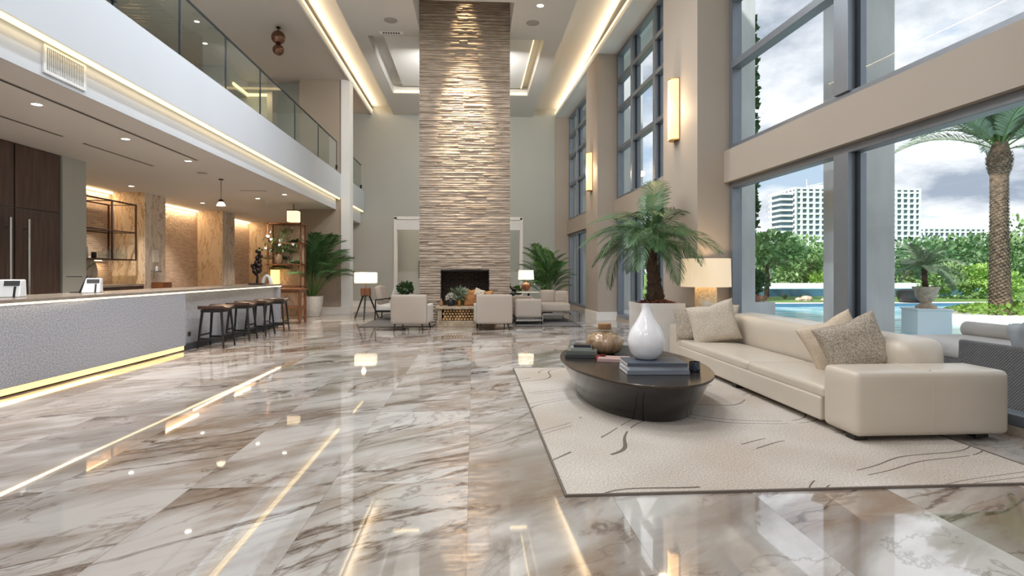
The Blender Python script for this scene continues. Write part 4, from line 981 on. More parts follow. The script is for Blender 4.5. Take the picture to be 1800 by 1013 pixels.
# ---- walnut doors with long handles (kitchen wall)
for n_, (y0, y1, hy) in enumerate(((7.0, 8.78, 8.62), (8.80, 9.72, 8.96))):
    r = root_struct('door_%d' % (3 + n_), (-6.62, (y0 + y1) / 2, 0)); a = (y1 - y0) / 2
    MB().box(0, .045, -a + .004, a - .004, .01, 2.17).build('door_leaf', M_walnut, r, bevel=.003); MB().box(0, .045, -a + .004, a - .004, 2.185, 3.105).build('upper_panel', M_walnut, r, bevel=.003)
    q = hy - (y0 + y1) / 2
    MB().tube([(.12, q, .62), (.12, q, 2.02)], .018, 10).box(.045, .12, q - .012, q + .012, .80, .83).box(.045, .12, q - .012, q + .012, 1.86, 1.89).build('pull_handle', M_steel, r)
for (y0, y1) in ((5.2, 6.98), (3.4, 5.18)):
    r = root_struct('door_%d' % (5 if y0 > 4 else 6), (-6.62, (y0 + y1) / 2, 0)); a = (y1 - y0) / 2
    MB().box(0, .045, -a + .004, a - .004, .01, 2.17).build('door_leaf', M_walnut, r, bevel=.003); MB().box(0, .045, -a + .004, a - .004, 2.185, 3.105).build('upper_panel', M_walnut, r, bevel=.003)
# ---- back counter and things on it
bc = thing('back_bar_cabinet', 'long low back bar with a pale stone top along the brick wall', 'cabinet', (-8.03, 12.2, 0))
MB().box(-.35, .33, -1.88, 1.88, .05, .92).build('body', M_walnut, bc); MB().box(-.36, .36, -1.88, 1.89, .92, .97).build('stone_top', M_ctop, bc, bevel=.004); MB().box(-.35, .28, -1.86, 1.86, 0, .05).build('plinth', M_blk, bc)
for i in range(4):
    dd = MB().box(.33, .348, -1.86 + i * .93, -.96 + i * .93, .08, .90).build('door', M_walnut, bc, bevel=.003); MB().tube([(.36, -1.0 + i * .93, .4), (.36, -1.0 + i * .93, .6)], .008, 6).build('handle', M_steel, dd)
sh = thing('iron_shelf', 'brown iron framed open shelf hung in the bar niche', 'shelf', (-8.05, 13.0, 1.52))
t_ = .022
def bar3(b, p, q, s=.020): b.tube([p, q], s, 4)
fr = MB(); X0, X1 = -.30, .30; Ys = (-1.75, -.86, .02, .90); Z0, Zm, Z1 = 0, .62, 1.26
for x in (X0, X1):
    for y in Ys: bar3(fr, (x, y, Z0), (x, y, Z1))
    for z in (Z0, Zm, Z1): bar3(fr, (x, Ys[0], z), (x, Ys[-1], z))
for y in Ys:
    for z in (Z0, Zm, Z1): bar3(fr, (X0, y, z), (X1, y, z), .014)
fr.build('iron_frame', M_iron, sh)
MB().box(X0, X1, Ys[0], Ys[-1], -.012, .012).build('lower_shelf', M_iron, sh); MB().box(X0, X1, Ys[0], Ys[-1], Zm - .006, Zm + .006).build('glass_shelf', M_clear, sh)
MB().box(X0 + .05, X0 + .10, Ys[0] + .2, Ys[-1] - .4, -.03, -.013).build('led_strip', M_ledb, sh)
area('shelf_lamp', (-8.25, 12.8, 1.46), (0, 0, -1), .05, 2.0, 8)
rr = random.Random(4)
gi = 0
for i in range(13):
    y = 12.98 + .10 + (i % 7) * .11; x = -7.88 - (i // 7) * .16; hh = rr.choice((.12, .16, .22, .26)); r_ = rr.uniform(.022, .034)
    t = tag(thing('glass_tumbler', '', '', (x, y, 1.5325)), 'clear bar glass standing on the bottom of the iron shelf', 'glass', 'glasses on the iron shelf')
    MB().lathe([(r_ * .8, 0), (r_, .003), (r_, hh), (r_ * .9, hh), (r_ * .8, .01), (.001, .01)], 12, cap=False).build('glass_wall', M_clear, t, smooth=True)
t = thing('ice_bucket', 'cream ceramic pot with a dark cup beside it on the left of the iron shelf', 'pot', (-7.95, 12.42, 1.5325)); MB().lathe([(.06, 0), (.085, .03), (.09, .2), (.095, .22), (.085, .22), (.08, .05), (.001, .04)], 20, cap=False).build('pot_body', M_potw, t, smooth=True)
t = thing('dark_cup', 'small dark cup right of the cream pot on the iron shelf', 'cup', (-7.9, 12.66, 1.5325)); MB().lathe([(.04, 0), (.05, .02), (.05, .13), (.045, .13), (.04, .02), (.001, .02)], 16, cap=False).build('cup_wall', M_blk, t, smooth=True)
t = thing('vase_bunch', 'vase of dried stems on the back bar left of the stone slab', 'vase', (-7.95, 12.2, .9705)); MB().lathe([(.05, 0), (.07, .05), (.06, .16), (.035, .2), (.04, .21), (.03, .2)], 16).build('vase_body', M_amber, t, smooth=True)
b = MB()
for i in range(22):
    a = rr.uniform(0, 6.3); l_ = rr.uniform(.1, .3); b.tube([(0, 0, .18), (math.cos(a) * l_ * .4, math.sin(a) * l_ * .4, .25), (math.cos(a) * l_, math.sin(a) * l_, .25 + .25 * rr.random())], [.004, .004, .012], 4)
b.build('dried_stems', M_stem, t)
t = thing('marble_slab', 'rounded pale stone board leaning on the bar niche wall', 'board', (-8.2, 12.9, .9705)); 
MB().lathe([(.34, -.012), (.35, 0), (.34, .012)], 32, (0, 0, 0)).build('board', M_marble2, t, (0, 0, .345), (0, R(80), 0), bevel=.003)
t = thing('wall_notice', 'small white framed notice on the nearer marble pier', 'sign', (-7.652, 14.55, 1.48)); MB().box(0, .012, -.13, .13, 0, .30).build('frame', M_trimw, t, bevel=.003); MB().box(.012, .014, -.10, .10, .03, .27).build('sheet', M_paper, t)
t = thing('wall_dispenser', 'silver dispenser tray under the white notice on the marble pier', 'dispenser', (-7.652, 14.5, 1.24)); MB().box(0, .10, -.14, .14, 0, .03).build('tray', M_steel, t, bevel=.004); MB().lathe([(.03, .03), (.035, .12), (.012, .15)], 12, (.05, 0, 0)).build('bottle', M_plast, t, smooth=True)
t = thing('wicker_basket', 'brown slatted box on the floor side of the nearer marble pier', 'box', (-7.50, 14.55, .62)); MB().box(-.145, .13, -.2, .2, 0, .38).build('basket', M_wood, t, bevel=.01)
t['label'] = 'brown slatted wooden box hung low on the nearer marble pier'
# ---- console table at the counter end
cs = thing('console_table', 'warm wood console table standing past the end of the counter', 'table', (-4.52, 14.45, 0))
MB().box(-.50, .42, -.28, .28, .80, .845).build('table_top', M_wood, cs, bevel=.006); MB().box(-.46, .38, -.25, .25, .74, .80).build('apron', M_wood, cs)
for sx in (-.45, .36):
    for sy in (-.23, .23): MB().box(sx - .025, sx + .03, sy - .025, sy + .025, 0, .74).build('leg', M_wood, cs)
# ---- gilt étagère screen with lantern
et = thing('etagere', 'tall brown open étagère with warm lit back behind the counter end', 'shelf', (-4.95, 15.8, 0)); et['label'] = 'tall brown open shelf unit with warm back panel behind the counter end'
b = MB()
for x in (-.42, .42):
    for y in (-.2, .2): b.box(x - .02, x + .02, y - .02, y + .02, 0, 2.55)
b.build('frame', M_wood, et); 
for z in (.30, .85, 1.42, 1.98, 2.5): MB().box(-.45, .45, -.22, .22, z, z + .035).build('shelf_board', M_wood, et)
MB().box(-.40, .40, .19, .20, .05, 2.5).build('back_panel', M_marblew, et)
t = thing('lantern', 'glowing amber glass lantern on the tall brown shelf unit', 'lantern', (-5.62, 15.85, .8855)); t.location = (-5.22, 15.70, .8855)
MB().box(-.09, .09, -.09, .09, .02, .42).build('lit_glass', mat('amber_lit', '#ffca6a', .4, emit=(1, .62, .2), es=1.6), t); MB().box(-.10, .10, -.10, .10, 0, .02).box(-.10, .10, -.10, .10, .42, .45).build('cap', M_bronze, t)
t = thing('cube_pendant', 'square warm lit pendant hanging above the flowers by the plant', 'pendant lamp', (-4.91, 16.25, SLAB0)); MB().tube([(0, 0, 0), (0, 0, -.18)], .01, 6).build('rod', M_bronze, t)
MB().box(-.14, .14, -.14, .14, -.50, -.20).build('shade', mat('lit_parchment', '#fff0cf', .6, emit=(1, .80, .50), es=1.1), t, bevel=.01); MB().box(-.145, .145, -.145, .145, -.20, -.18).build('rim', M_bronze, t)
# flowers
t = thing('flower_arrangement', 'tall white orchid and leaf arrangement on the shelf unit behind the palm', 'flowers', (-5.25, 15.85, 2.536))
t.location = (-5.12, 15.66, 1.4555); MB().lathe([(.06, 0), (.09, .05), (.10, .2), (.06, .3), (.07, .32), (.06, .3)], 20).build('vase_body', M_amber, t, smooth=True)
b = MB(); fl_ = MB(); rr = random.Random(9)
for i in range(26):
    a = rr.uniform(0, 6.3); s_ = rr.uniform(.2, .6); tip = Vector((math.cos(a) * s_, math.sin(a) * s_ * .6, .35 + rr.uniform(.0, .62))); mid = Vector((math.cos(a) * s_ * .4, math.sin(a) * s_ * .3, tip.z * .85))
    b.tube([(0, 0, .28), mid, tip], [.006, .005, .004], 4)
    for q in range(4):
        c = mid.lerp(tip, q / 3); d = Vector((rr.uniform(-1, 1), rr.uniform(-1, 1), rr.uniform(-.4, .8))).normalized(); s2 = d.cross(Vector((0, 0, 1))).normalized() * .02
        b.add([c, c + d * .07 + s2, c + d * .15, c + d * .07 - s2], [(0, 1, 2, 3)])
    if i % 2 == 0:
        for q in range(6):
            an = q * PI / 3; d = Vector((math.cos(an), -.4, math.sin(an))) * .045; s2 = Vector((-math.sin(an), 0, math.cos(an))) * .02
            fl_.add([tip, tip + d * .6 + s2, tip + d, tip + d * .6 - s2], [(0, 1, 2, 3)])
b.build('stems_and_leaves', M_leaf, t, weld=False); fl_.build('blossoms', M_white, t, weld=False)

# ================================================================ FIREPLACE SEATING
rug('grey_rug', 'dark grey rug left of the hearth under the lounge chairs', -2.55, -.92, 13.25, 17.2, M_rug2, M_foot)
rug('grey_rug', 'dark grey rug right of the hearth under the chaise', .98, 2.45, 13.15, 17.0, M_rug2, M_foot)
def armchair(label, loc, rz):
    t = thing('armchair', label, 'chair', loc, rz)       # faces +Y
    MB().soft((0, -.30, .45), (.385, .07, .31), .035, .02, 8).build('backrest', M_fab, t, smooth=True)
    for s_ in (-1, 1): MB().soft((s_ * .335, .06, .35), (.05, .32, .20), .03, 0, 7).build('armrest', M_fabw, t, smooth=True)
    MB().soft((0, .07, .23), (.28, .30, .09), .03, 0, 7).build('seat_base', M_fab, t, smooth=True); MB().soft((0, .09, .38), (.275, .30, .06), .04, .08, 8).build('seat_cushion', M_fabw, t, smooth=True)
    for sx in (-.29, .29):
        for (sy, e) in ((-.33, -.04), (.32, .04)): MB().tube([(sx * 1.08, sy + e, 0), (sx, sy, .16)], [.012, .02], 8).build('leg', M_blackw, t)
    return t
armchair('taupe armchair seen from behind, left of the log store', (-1.32, 12.72, 0), R(-8)); armchair('taupe armchair seen from behind, right of the log store', (.42, 12.72, 0), R(5))
def lounge(label, loc, rz):
    t = thing('lounge_chair', label, 'chair', loc, rz)   # faces +Y
    for s_ in (-1, 1):
        MB().tube([(s_ * .36, .34, 0), (s_ * .36, .36, .50), (s_ * .36, -.05, .55), (s_ * .36, -.34, .52), (s_ * .36, -.36, 0)], [.016, .02, .02, .02, .016], 6).build('arm_frame', M_blackw, t)
    MB().box(-.36, .36, .30, .34, .2, .25).box(-.36, .36, -.34, -.30, .2, .25).box(-.36, -.33, -.30, .30, .2, .25).box(.33, .36, -.30, .30, .2, .25).build('rail', M_blackw, t)
    MB().soft((0, 0, .31), (.33, .34, .10), .05, .06, 8).build('seat_cushion', M_fabw, t, smooth=True)
    MB().soft((0, 0, 0), (.33, .09, .24), .06, .1, 8, M=Matrix.Translation((0, -.27, .62)) @ Matrix.Rotation(R(14), 4, 'X')).build('back_cushion', M_fab, t, smooth=True)
    return t
lounge('white lounge chair with black arms at the left edge of the fireside rug', (-2.12, 15.35, RT), R(-95))
pillow('light grey pillow on the white lounge chair with black arms', (-2.05, 15.38, .43), .46, .44, .18, M_fabw, R(-105), R(-14), 0, 8)
def round_table(nm, label, loc, r_, h_, m):
    t = thing(nm, label, 'table', loc); MB().lathe([(r_ * .96, h_ - .03), (r_, h_ - .02), (r_, h_ - .004), (r_ * .98, h_)], 28).build('table_top', m, t, smooth=True)
    MB().tube([(0, 0, .02), (0, 0, h_ - .03)], .03, 10).build('column', M_blackm, t); MB().lathe([(r_ * .5, 0), (r_ * .5, .015), (.03, .03)], 24).build('foot_plate', M_blackm, t); return t
round_table('round_table', 'small round table carrying a dark leafy plant, left of the chimney', (-1.72, 14.62, RT), .28, .62, M_ctop)
t = thing('potted_plant', 'dark green bushy plant on the small round table left of the chimney', 'plant', (-1.70, 14.66, RT + .621)); MB().lathe([(.06, 0), (.09, .02), (.10, .12), (.09, .12)], 16).build('pot', M_blk, t, smooth=True)
def bush(rx, ry, rz_, n, ls, seed, c=(0, 0, 0), lw=.45, up=.3):
    rr = random.Random(seed); b = MB(); c = Vector(c)
    for i in range(n):
        d = Vector((rr.gauss(0, 1), rr.gauss(0, 1), rr.gauss(0, 1))).normalized(); q = rr.random() ** .35
        p = c + Vector((d.x * rx, d.y * ry, d.z * rz_)) * q; l_ = ls * rr.uniform(.6, 1.3); dd = (d + Vector((rr.uniform(-.6, .6), rr.uniform(-.6, .6), rr.uniform(-.4, .6) + up))).normalized()
        s2 = dd.cross(Vector((rr.random(), rr.random(), rr.random()))).normalized() * l_ * lw / 2
        b.add([p, p + dd * l_ * .5 + s2, p + dd * l_, p + dd * l_ * .5 - s2], [(0, 1, 2, 3)])
    return b
bush(.17, .17, .12, 500, .09, 3, (0, 0, .20)).build('foliage', M_leafd, t, weld=False)
t = thing('low_bowl', 'white bowl on the small round table beside the dark plant', 'bowl', (-1.52, 14.50, RT + .621)); MB().lathe([(.03, 0), (.05, .01), (.085, .06), (.08, .06), (.04, .02), (.001, .015)], 20, cap=False).build('bowl_wall', M_white, t, smooth=True)
# tripod floor lamp
t = thing('floor_lamp', 'tripod floor lamp with a rectangular lit shade beside the white column', 'lamp', (-2.86, 15.7, 0))
for k_ in range(3):
    a = R(-88) + k_ * 2 * PI / 3; MB().tube([(math.cos(a) * .36, math.sin(a) * .36, 0), (math.cos(a) * .09, math.sin(a) * .09, .62)], [.018, .026], 6).build('leg', M_blackw, t)
MB().lathe([(.13, .60), (.13, .62)], 20).build('ring', M_blackm, t); MB().box(-.12, .12, -.10, .10, .60, .82).build('wood_block', M_wood, t, bevel=.012); MB().tube([(0, 0, .82), (0, 0, 1.05)], .012, 8).build('stem', M_gold, t)
MB().soft((0, 0, 1.09), (.28, .16, .145), .03, 0, 6).build('lamp_shade', M_shade2, t, smooth=True)
plamp((0, -.3, 1.35), 7, t)
# hearth things
t = thing('brass_vase', 'brass vase with green leaves standing on the hearth', 'vase', (-.33, 13.42, .4605)); MB().lathe([(.04, 0), (.05, .02), (.045, .12), (.03, .17), (.035, .18), (.03, .17)], 16).build('vase_body', M_gold, t, smooth=True); bush(.16, .10, .12, 160, .12, 6, (0, 0, .27), .35).build('leaves', M_leafg, t, weld=False)
t = thing('black_pot', 'small black pot with white flowers on the hearth, left of the brass vase', 'pot', (-.52, 13.42, .4605)); MB().lathe([(.06, 0), (.09, .04), (.09, .14), (.07, .16), (.06, .14)], 18).build('pot_body', M_blk, t, smooth=True); bush(.11, .1, .07, 140, .06, 7, (0, 0, .20), .6).build('flowers', M_fabw, t, weld=False)
t = thing('hearth_bottle', 'small pale bottle at the left end of the hearth', 'bottle', (-.73, 13.36, .4605)); MB().lathe([(.03, 0), (.04, .02), (.035, .10), (.012, .15), (.014, .18)], 14).build('bottle_wall', M_cork, t, smooth=True)
pillow('tan leather cushion standing on the hearth, behind the small cream one', (-.02, 13.52, .465), .42, .42, .14, M_tan, R(20), R(-10), 0, 21); pillow('tan patterned cushion on the hearth at the right', (.26, 13.50, .465), .40, .38, .14, M_tan, R(-8), R(-10), 0, 22); pillow('small cream knotted cushion on top of the tan hearth cushions', (.12, 13.40, .70), .24, .18, .08, M_pilC, R(5), R(-10), R(20), 23)
# right side: boxy armchair, chaise, side table, lamp
def boxchair(label, loc, rz, w_=.34, d_=.34):
    t = thing('armchair', label, 'chair', loc, rz)
    MB().soft((0, -.26, .38), (w_, .06, .22), .03, 0, 7).build('backrest', M_fab, t, smooth=True); MB().soft((0, .06, .26), (w_, d_, .10), .03, 0, 7).build('seat_base', M_fab, t, smooth=True)
    for s_ in (-1, 1): MB().soft((s_ * (w_ - .03), .05, .36), (.04, .28, .19), .025, 0, 6).build('armrest', M_fab, t, smooth=True)
    MB().box(-w_, w_, -.30, -.27, .08, .12).box(-w_, w_, .34, .37, .08, .12).box(-w_, -w_ + .03, -.27, .34, .08, .12).box(w_ - .03, w_, -.27, .34, .08, .12).build('base_rail', M_steel, t)
    for sx in (-1, 1):
        for sy in (-.28, .34): MB().box(sx * w_ - .015, sx * w_ + .015, sy - .015, sy + .015, 0, .16).build('leg', M_blackm, t)
    return t
boxchair('low boxy grey armchair right of the chimney, facing away', (1.30, 13.85, RT), R(0), .30, .33)
boxchair('second low boxy armchair behind the first, right of the chimney', (1.25, 15.0, RT), R(180), .32, .33)
ch = thing('chaise', 'low grey chaise on steel legs with two back cushions, by the far windows', 'chaise', (2.02, 14.6, RT), R(0))
MB().soft((-.02, -.0, .36), (.37, .52, .10), .03, .02, 8).build('seat', M_fab, ch, smooth=True); MB().box(-.36, .36, -.5, -.47, .18, .22).box(-.36, .36, .47, .5, .18, .22).box(-.36, -.33, -.5, .5, .18, .22).box(.33, .36, -.5, .5, .18, .22).build('base_rail', M_steel, ch)
for sx in (-.33, .33):
    for sy in (-.47, .47): MB().box(sx - .015, sx + .015, sy - .015, sy + .015, 0, .20).build('leg', M_steel, ch)
MB().soft((-.10, .36, .60), (.19, .08, .16), .05, .06, 7).build('back_cushion', M_fab, ch, smooth=True); MB().soft((.22, .30, .59), (.17, .08, .15), .05, .06, 7, M=Matrix.Rotation(R(-6), 4, 'Z')).build('back_cushion', M_fab, ch, smooth=True)
MB().box(.32, .37, -.1, .5, .3, .62).build('side_panel', M_fab, ch, bevel=.02)
round_table('round_table', 'small round side table with a lamp and glass dome, right of the chimney', (1.52, 15.95, RT), .34, .68, M_white)
t = thing('table_lamp', 'small table lamp with round carved wood base and cream shade, right of the chimney', 'lamp', (1.45, 15.95, RT + .681)); ball(MB(), (0, 0, .14), .12, 12).build('lamp_base', M_wood, t, smooth=True); MB().tube([(0, 0, .24), (0, 0, .36)], .01, 6).build('stem', M_gold, t); MB().lathe([(.22, .34), (.205, .60), (.203, .60), (.218, .34)], 32, cap=False).build('lamp_shade', M_shade2, t, smooth=True); plamp((0, 0, .47), 5, t)
t = thing('glass_dome', 'clear glass dome on the small round side table', 'dome', (1.72, 15.85, RT + .681)); MB().lathe([(.08, 0), (.08, .15), (.06, .21), (.03, .235), (.001, .24)], 20, cap=False).build('dome', M_clear, t, smooth=True)
t = thing('round_table', 'low dark round table with a heron figurine beside the chimney', 'table', (1.12, 16.3, RT)); MB().lathe([(.24, .60), (.25, .62), (.24, .64)], 24).build('table_top', M_blackw, t, smooth=True); MB().tube([(0, 0, 0), (0, 0, .6)], .04, 8).build('column', M_blackw, t)
t = thing('bird_figurine', 'black long necked bird figurine beside the chimney edge', 'figurine', (1.08, 16.2, RT + .641)); MB().tube([(-.16, 0, .46), (-.10, 0, .47), (-.07, 0, .42), (-.08, 0, .30), (-.04, 0, .16), (.04, 0, .10), (.14, 0, .10)], [.006, .02, .022, .018, .03, .06, .015], 8).tube([(0, 0, 0), (0, 0, .1)], .01, 5).build('body', M_blk, t, smooth=True)
t = thing('leafy_sprig', 'low dark foliage sprig in a bowl beside the bird figurine', 'plant', (1.24, 16.25, RT + .641)); MB().lathe([(.04, 0), (.07, .05), (.06, .05)], 14).build('bowl', M_blk, t, smooth=True); bush(.09, .09, .07, 120, .08, 12, (0, 0, .09)).build('leaves', M_leafd, t, weld=False)

# ================================================================ OUTSIDE
for (x0, x1, y0, y1) in ((3.5, 7.9, -8, 60), (7.9, 60, -8, 6), (7.9, 14, 21.9, 60)): pass
st(bx('forecourt', M_terr, -30, 8, -40, -6.55, -.41, -.02)); st(bx('ground', M_lawn, -40, 420, -60, 460, -.6, -.42)); bpy.data.objects['ground'].name = 'ground'
g = bpy.data.objects['ground']
def terr(x0, x1, y0, y1, z0=-.41, z1=-.012, m=M_terr, n='terrace'): return st(bx(n, m, x0, x1, y0, y1, z0, z1))
t = terr(4.62, 8.0, -10, 40); terr(8.0, 70, -10, 7.5); 
terr(8.0, 70, 21.6, 22.3, m=M_cope, n='pool_coping', z1=.03); terr(8.0, 8.25, 7.5, 21.6, m=M_cope, n='pool_coping', z1=.0); terr(8.25, 70, 7.5, 7.75, m=M_cope, n='pool_coping', z1=0)
terr(8.25, 70, 21.52, 21.6, m=M_tileb, n='pool_edge_tile', z1=.02)
st(bx('pool_water', M_water, 8.25, 70, 7.75, 21.52, -.38, -.10))
# planted bed with rocks behind the pool, then a raised pool
terr(8.0, 70, 22.3, 27.0, m=M_lawn, n='planting_bed', z1=.06)
terr(10.5, 26, 27.0, 27.2, m=M_tileb, n='raised_pool_wall', z1=.42); st(bx('pool_water', M_water, 10.5, 26, 27.2, 31, -.4, .40)); terr(8, 120, 31.4, 90, m=M_lawn, n='lawn', z1=.05); terr(26, 120, 27.0, 31.4, m=M_lawn, n='lawn', z1=.05); terr(10.5, 26, 31, 31.4, m=M_cope, n='raised_pool_wall', z1=.62)
# palm island
isl = MB(); isl.lathe([(2.0, 0), (2.0, .42), (1.86, .43), (1.86, .40), (.01, .40)], 48, sx=2.6, sy=.85); st(isl.build('pool_island', M_cope, None, (18.3, 15.75, -.37)))
t = tag(bush(4.6, 1.45, .14, 5200, .16, 31, (0, 0, .1), .7).build('ground_cover', mat('bright_groundcover', '#86a84e', .6, var=.4, vs=3), None, (18.3, 15.75, .05), weld=False), 'low bright green ground cover around the foot of the big palm', 'ground cover', kind='stuff')
# exterior concrete pillars
for (y, lb) in ((7.75, 'square grey concrete pillar outside, right of the big mullion'), (11.65, 'square grey concrete pillar outside, seen beside the nearer pier'), (19.45, 'square grey concrete pillar outside the middle window bay')):
    tag(bx('concrete_pillar', M_conc, 5.0, 5.7, y - .25, y + .25, -.012, 11.5, bevel=.01), lb, 'pillar')
# climbing vine on the second pillar
t = thing('climbing_vine', 'dark climbing vine on the outer edge of the concrete pillar', 'vine', (5.75, 11.7, 0)); b = MB()
for k_ in range(40): 
    z = 2.1 + k_ * .11; b2 = bush(.07, .16, .09, 26, .12, 50 + k_, (math.sin(k_ * 1.7) * .03, 0, z), .7); b.add(b2.v, b2.f)
b.build('leaves', M_leafd, t, weld=False); MB().tube([(0, .0, 0), (.02, .05, 2), (0, -.03, 4), (.01, 0, 6.4)], .015, 5).build('stem', M_trunk, t)
# urn on its white pedestal
p = thing('white_pedestal', 'white square pedestal in the pool under the weathered urn', 'pedestal', (9.95, 12.15, -.11), R(-12)); MB().box(-.34, .34, -.34, .34, 0, .53).build('block', M_bwhite, p, bevel=.008); MB().box(-.36, .36, -.36, .36, .53, .56).build('cap', M_bwhite, p, bevel=.005)
u = thing('garden_urn', 'weathered stone urn on the white pedestal outside', 'urn', (9.95, 12.15, .4505)); MB().lathe([(.20, 0), (.20, .05), (.12, .09), (.10, .13), (.14, .17), (.20, .26), (.22, .38), (.26, .44), (.26, .47), (.22, .47), (.19, .40)], 32, wob=lambda a, z: 1 + (.03 * math.cos(12 * a) if .1 < z < .42 else 0)).build('urn_body', M_urn, u, smooth=True)
t = thing('cycad_palm', 'bushy grey green palm growing in the urn outside', 'palm', (9.95, 12.15, .90)); trunk([(0, 0, -.05), (-.03, 0, .15), (-.04, 0, .42)], [.06, .05, .05], 8, sz=.02).build('trunk', M_trunk, t, weld=False)
pr = [frond(.85, .35, .55, 34, .20, .016, .3, .12, .008, .5, 60 + s) for s in (1, 2)]
rr = random.Random(14); fronds(t, (0, 0, 0), pr, [(i * 2.399, -.35 + 1.4 * i / 26 + rr.uniform(-.1, .1), rr.uniform(.85, 1.15), rr.uniform(-.4, .4), (-.04, 0, .42)) for i in range(26)], M_leafg, M_stem)
t = thing('black_planter', 'black round planter bowl outside behind the urn', 'planter', (16.6, 19.45, -.0)); t.location = (17.4, 22.0, .03); MB().lathe([(.30, 0), (.42, .06), (.52, .25), (.50, .48), (.44, .52), (.40, .48)], 28).build('bowl', M_blk, t, smooth=True)
# the big date palm
bp_ = thing('date_palm', 'tall date palm with shaggy trunk on the pool island', 'palm', (15.0, 15.6, .04))
pts = [(0, 0, 0), (.02, 0, .6), (.0, 0, 1.3), (-.02, 0, 2.1), (-.03, 0, 3.2), (-.03, 0, 4.0), (-.02, 0, 4.4), (0, 0, 4.9)]
tb = MB().tube(pts, [.29, .25, .225, .21, .205, .215, .30, .18], 18); rr = random.Random(3)
for i in range(900):
    z = i / 900 * 4.6; k_ = i * 2.399; r_ = .25 - .015 * z if z < 3.9 else .20 + .10 * math.sin((z - 3.9) / .9 * PI); d = Vector((math.cos(k_), math.sin(k_), 0)); s_ = Vector((-math.sin(k_), math.cos(k_), 0)); c = d * (r_ - .03) + Vector((-.02, 0, z)); w1 = .05
    u_ = Vector((0, 0, 1)); tb.add([c - s_ * w1 - u_ * .03, c + s_ * w1 - u_ * .03, c + s_ * w1 * .6 + d * .06 + u_ * .05, c - s_ * w1 * .6 + d * .06 + u_ * .05, c + u_ * .09], [(0, 1, 2, 3), (3, 2, 4)])
tb.build('trunk', mat('date_palm_trunk', '#6d5c4c', .9, var=.6, vs=9, bump=.8, bs=20), bp_, weld=False)
pr = [frond(2.9, .42, .52, 84, .55, .030, .5, .16, .022, .35, 80 + s) for s in (1, 2, 3)]
sp = []
for i in range(70):
    lv = i / 70; sp.append((i * 2.399, -.05 + 1.4 * lv ** .45 + rr.uniform(-.1, .1), rr.uniform(.85, 1.05), rr.uniform(-.5, .5), (0, 0, 4.65 + .12 * lv)))
fronds(bp_, (0, 0, 0), pr, sp, M_leafg, M_stem)
# hedge in a grey planter
t = thing('hedge_planter', 'long grey planter box with flowers and clipped dark hedge outside the window', 'planter', (6.75, 14.5, -.012)); MB().box(-.8, .82, -.4, .4, 0, .50).build('planter_box', M_conc, t, bevel=.01); bush(.8, .4, .09, 700, .09, 70, (0, 0, .55), .6).build('flowers', mat('salmon_flowers', '#b98f78', .8, var=.4, vs=12), t, weld=False)
tag(MB().add(*(lambda q: (q.v, q.f))(bush(.82, .36, .36, 2600, .10, 71, (0, 0, 1.0), .7))).build('clipped_hedge', M_leafd, None, (6.75, 14.5, -.012), weld=False), 'clipped dark green hedge rising from the grey planter box', 'hedge')
# outdoor wicker sofa and daybed just behind the glass
s = thing('wicker_sofa', 'grey wicker outdoor sofa with pale cushions right behind the glass', 'sofa', (5.15, 4.05, -.012))
MB().box(-.40, -.32, -1.35, 1.35, .06, .60).box(-.40, .40, 1.27, 1.35, .06, .52).box(-.40, .40, -1.35, -1.27, .06, .52).box(-.32, .40, -1.27, 1.27, .06, .28).build('wicker_shell', M_wick, s, bevel=.02)
for sy in (-.62, .62): MB().soft((.04, sy, .34), (.35, .63, .075), .04, .08, 8).build('seat_cushion', M_outc, s, smooth=True)
for sx in (-.35, .35):
    for sy in (-1.3, 1.3): MB().box(sx - .03, sx + .03, sy - .03, sy + .03, 0, .06).build('foot', M_foot, s)
pillow('grey outdoor pillow on the wicker sofa, left of the two', (4.93, 4.75, .42), .46, .44, .18, M_outp, R(72), R(-10), R(14), 31); pillow('darker grey outdoor pillow on the wicker sofa, right of the two', (4.95, 4.2, .42), .46, .42, .18, M_outp, R(80), R(-12), R(-12), 32)
s = thing('outdoor_daybed', 'long cream outdoor daybed with a rounded bolster beyond the glass', 'daybed', (6.0, 6.35, -.012))
MB().box(-.55, .55, -.85, .85, .05, .28).build('base', M_wick, s, bevel=.02); MB().soft((0, 0, .36), (.55, .85, .09), .06, .06, 8).build('mattress', M_outc, s, smooth=True); MB().tube([(.42, -.8, .52), (.42, .8, .52)], .10, 16).build('bolster', M_outc, s, smooth=True)
# ---- trees and shrubs beyond the pool
def tree(name, label, x, y, h, r_, m, seed, trunk_h=None, n=1500, ls=.35, cat='tree', clumps=9, zb=.05):
    t = thing(name, label, cat, (x, y, zb), 0, None); rr = random.Random(seed); th = trunk_h if trunk_h is not None else h * .3
    b = MB(); cz = (th + h) / 2; hz = (h - th) / 2
    for k_ in range(clumps):
        a = rr.uniform(0, 6.28); q = rr.uniform(.2, .75); c = (math.cos(a) * r_ * q, math.sin(a) * r_ * q, cz + hz * rr.uniform(-.6, .7)); s_ = rr.uniform(.38, .55)
        b2 = bush(r_ * s_, r_ * s_, hz * s_ * 1.1, n // clumps, ls, seed * 31 + k_, c, .6, .1); b.add(b2.v, b2.f)
    b.build('crown', m, t, weld=False)
    if th > .3: MB().tube([(0, 0, -.1), (.05, 0, th * .6), (0, 0, cz)], [.12, .09, .05], 7).build('trunk', M_trunk, t)
    return t
Mg1 = mat('tree_green', '#5f8050', .6, var=.4, vs=.9); Mg2 = mat('olive_tree_green', '#7f9c64', .6, var=.4, vs=.9); Mg3 = mat('bright_shrub_green', '#8fb257', .6, var=.3, vs=2); Mg4 = mat('blue_green_tree', '#6a8c72', .6, var=.4, vs=.9)
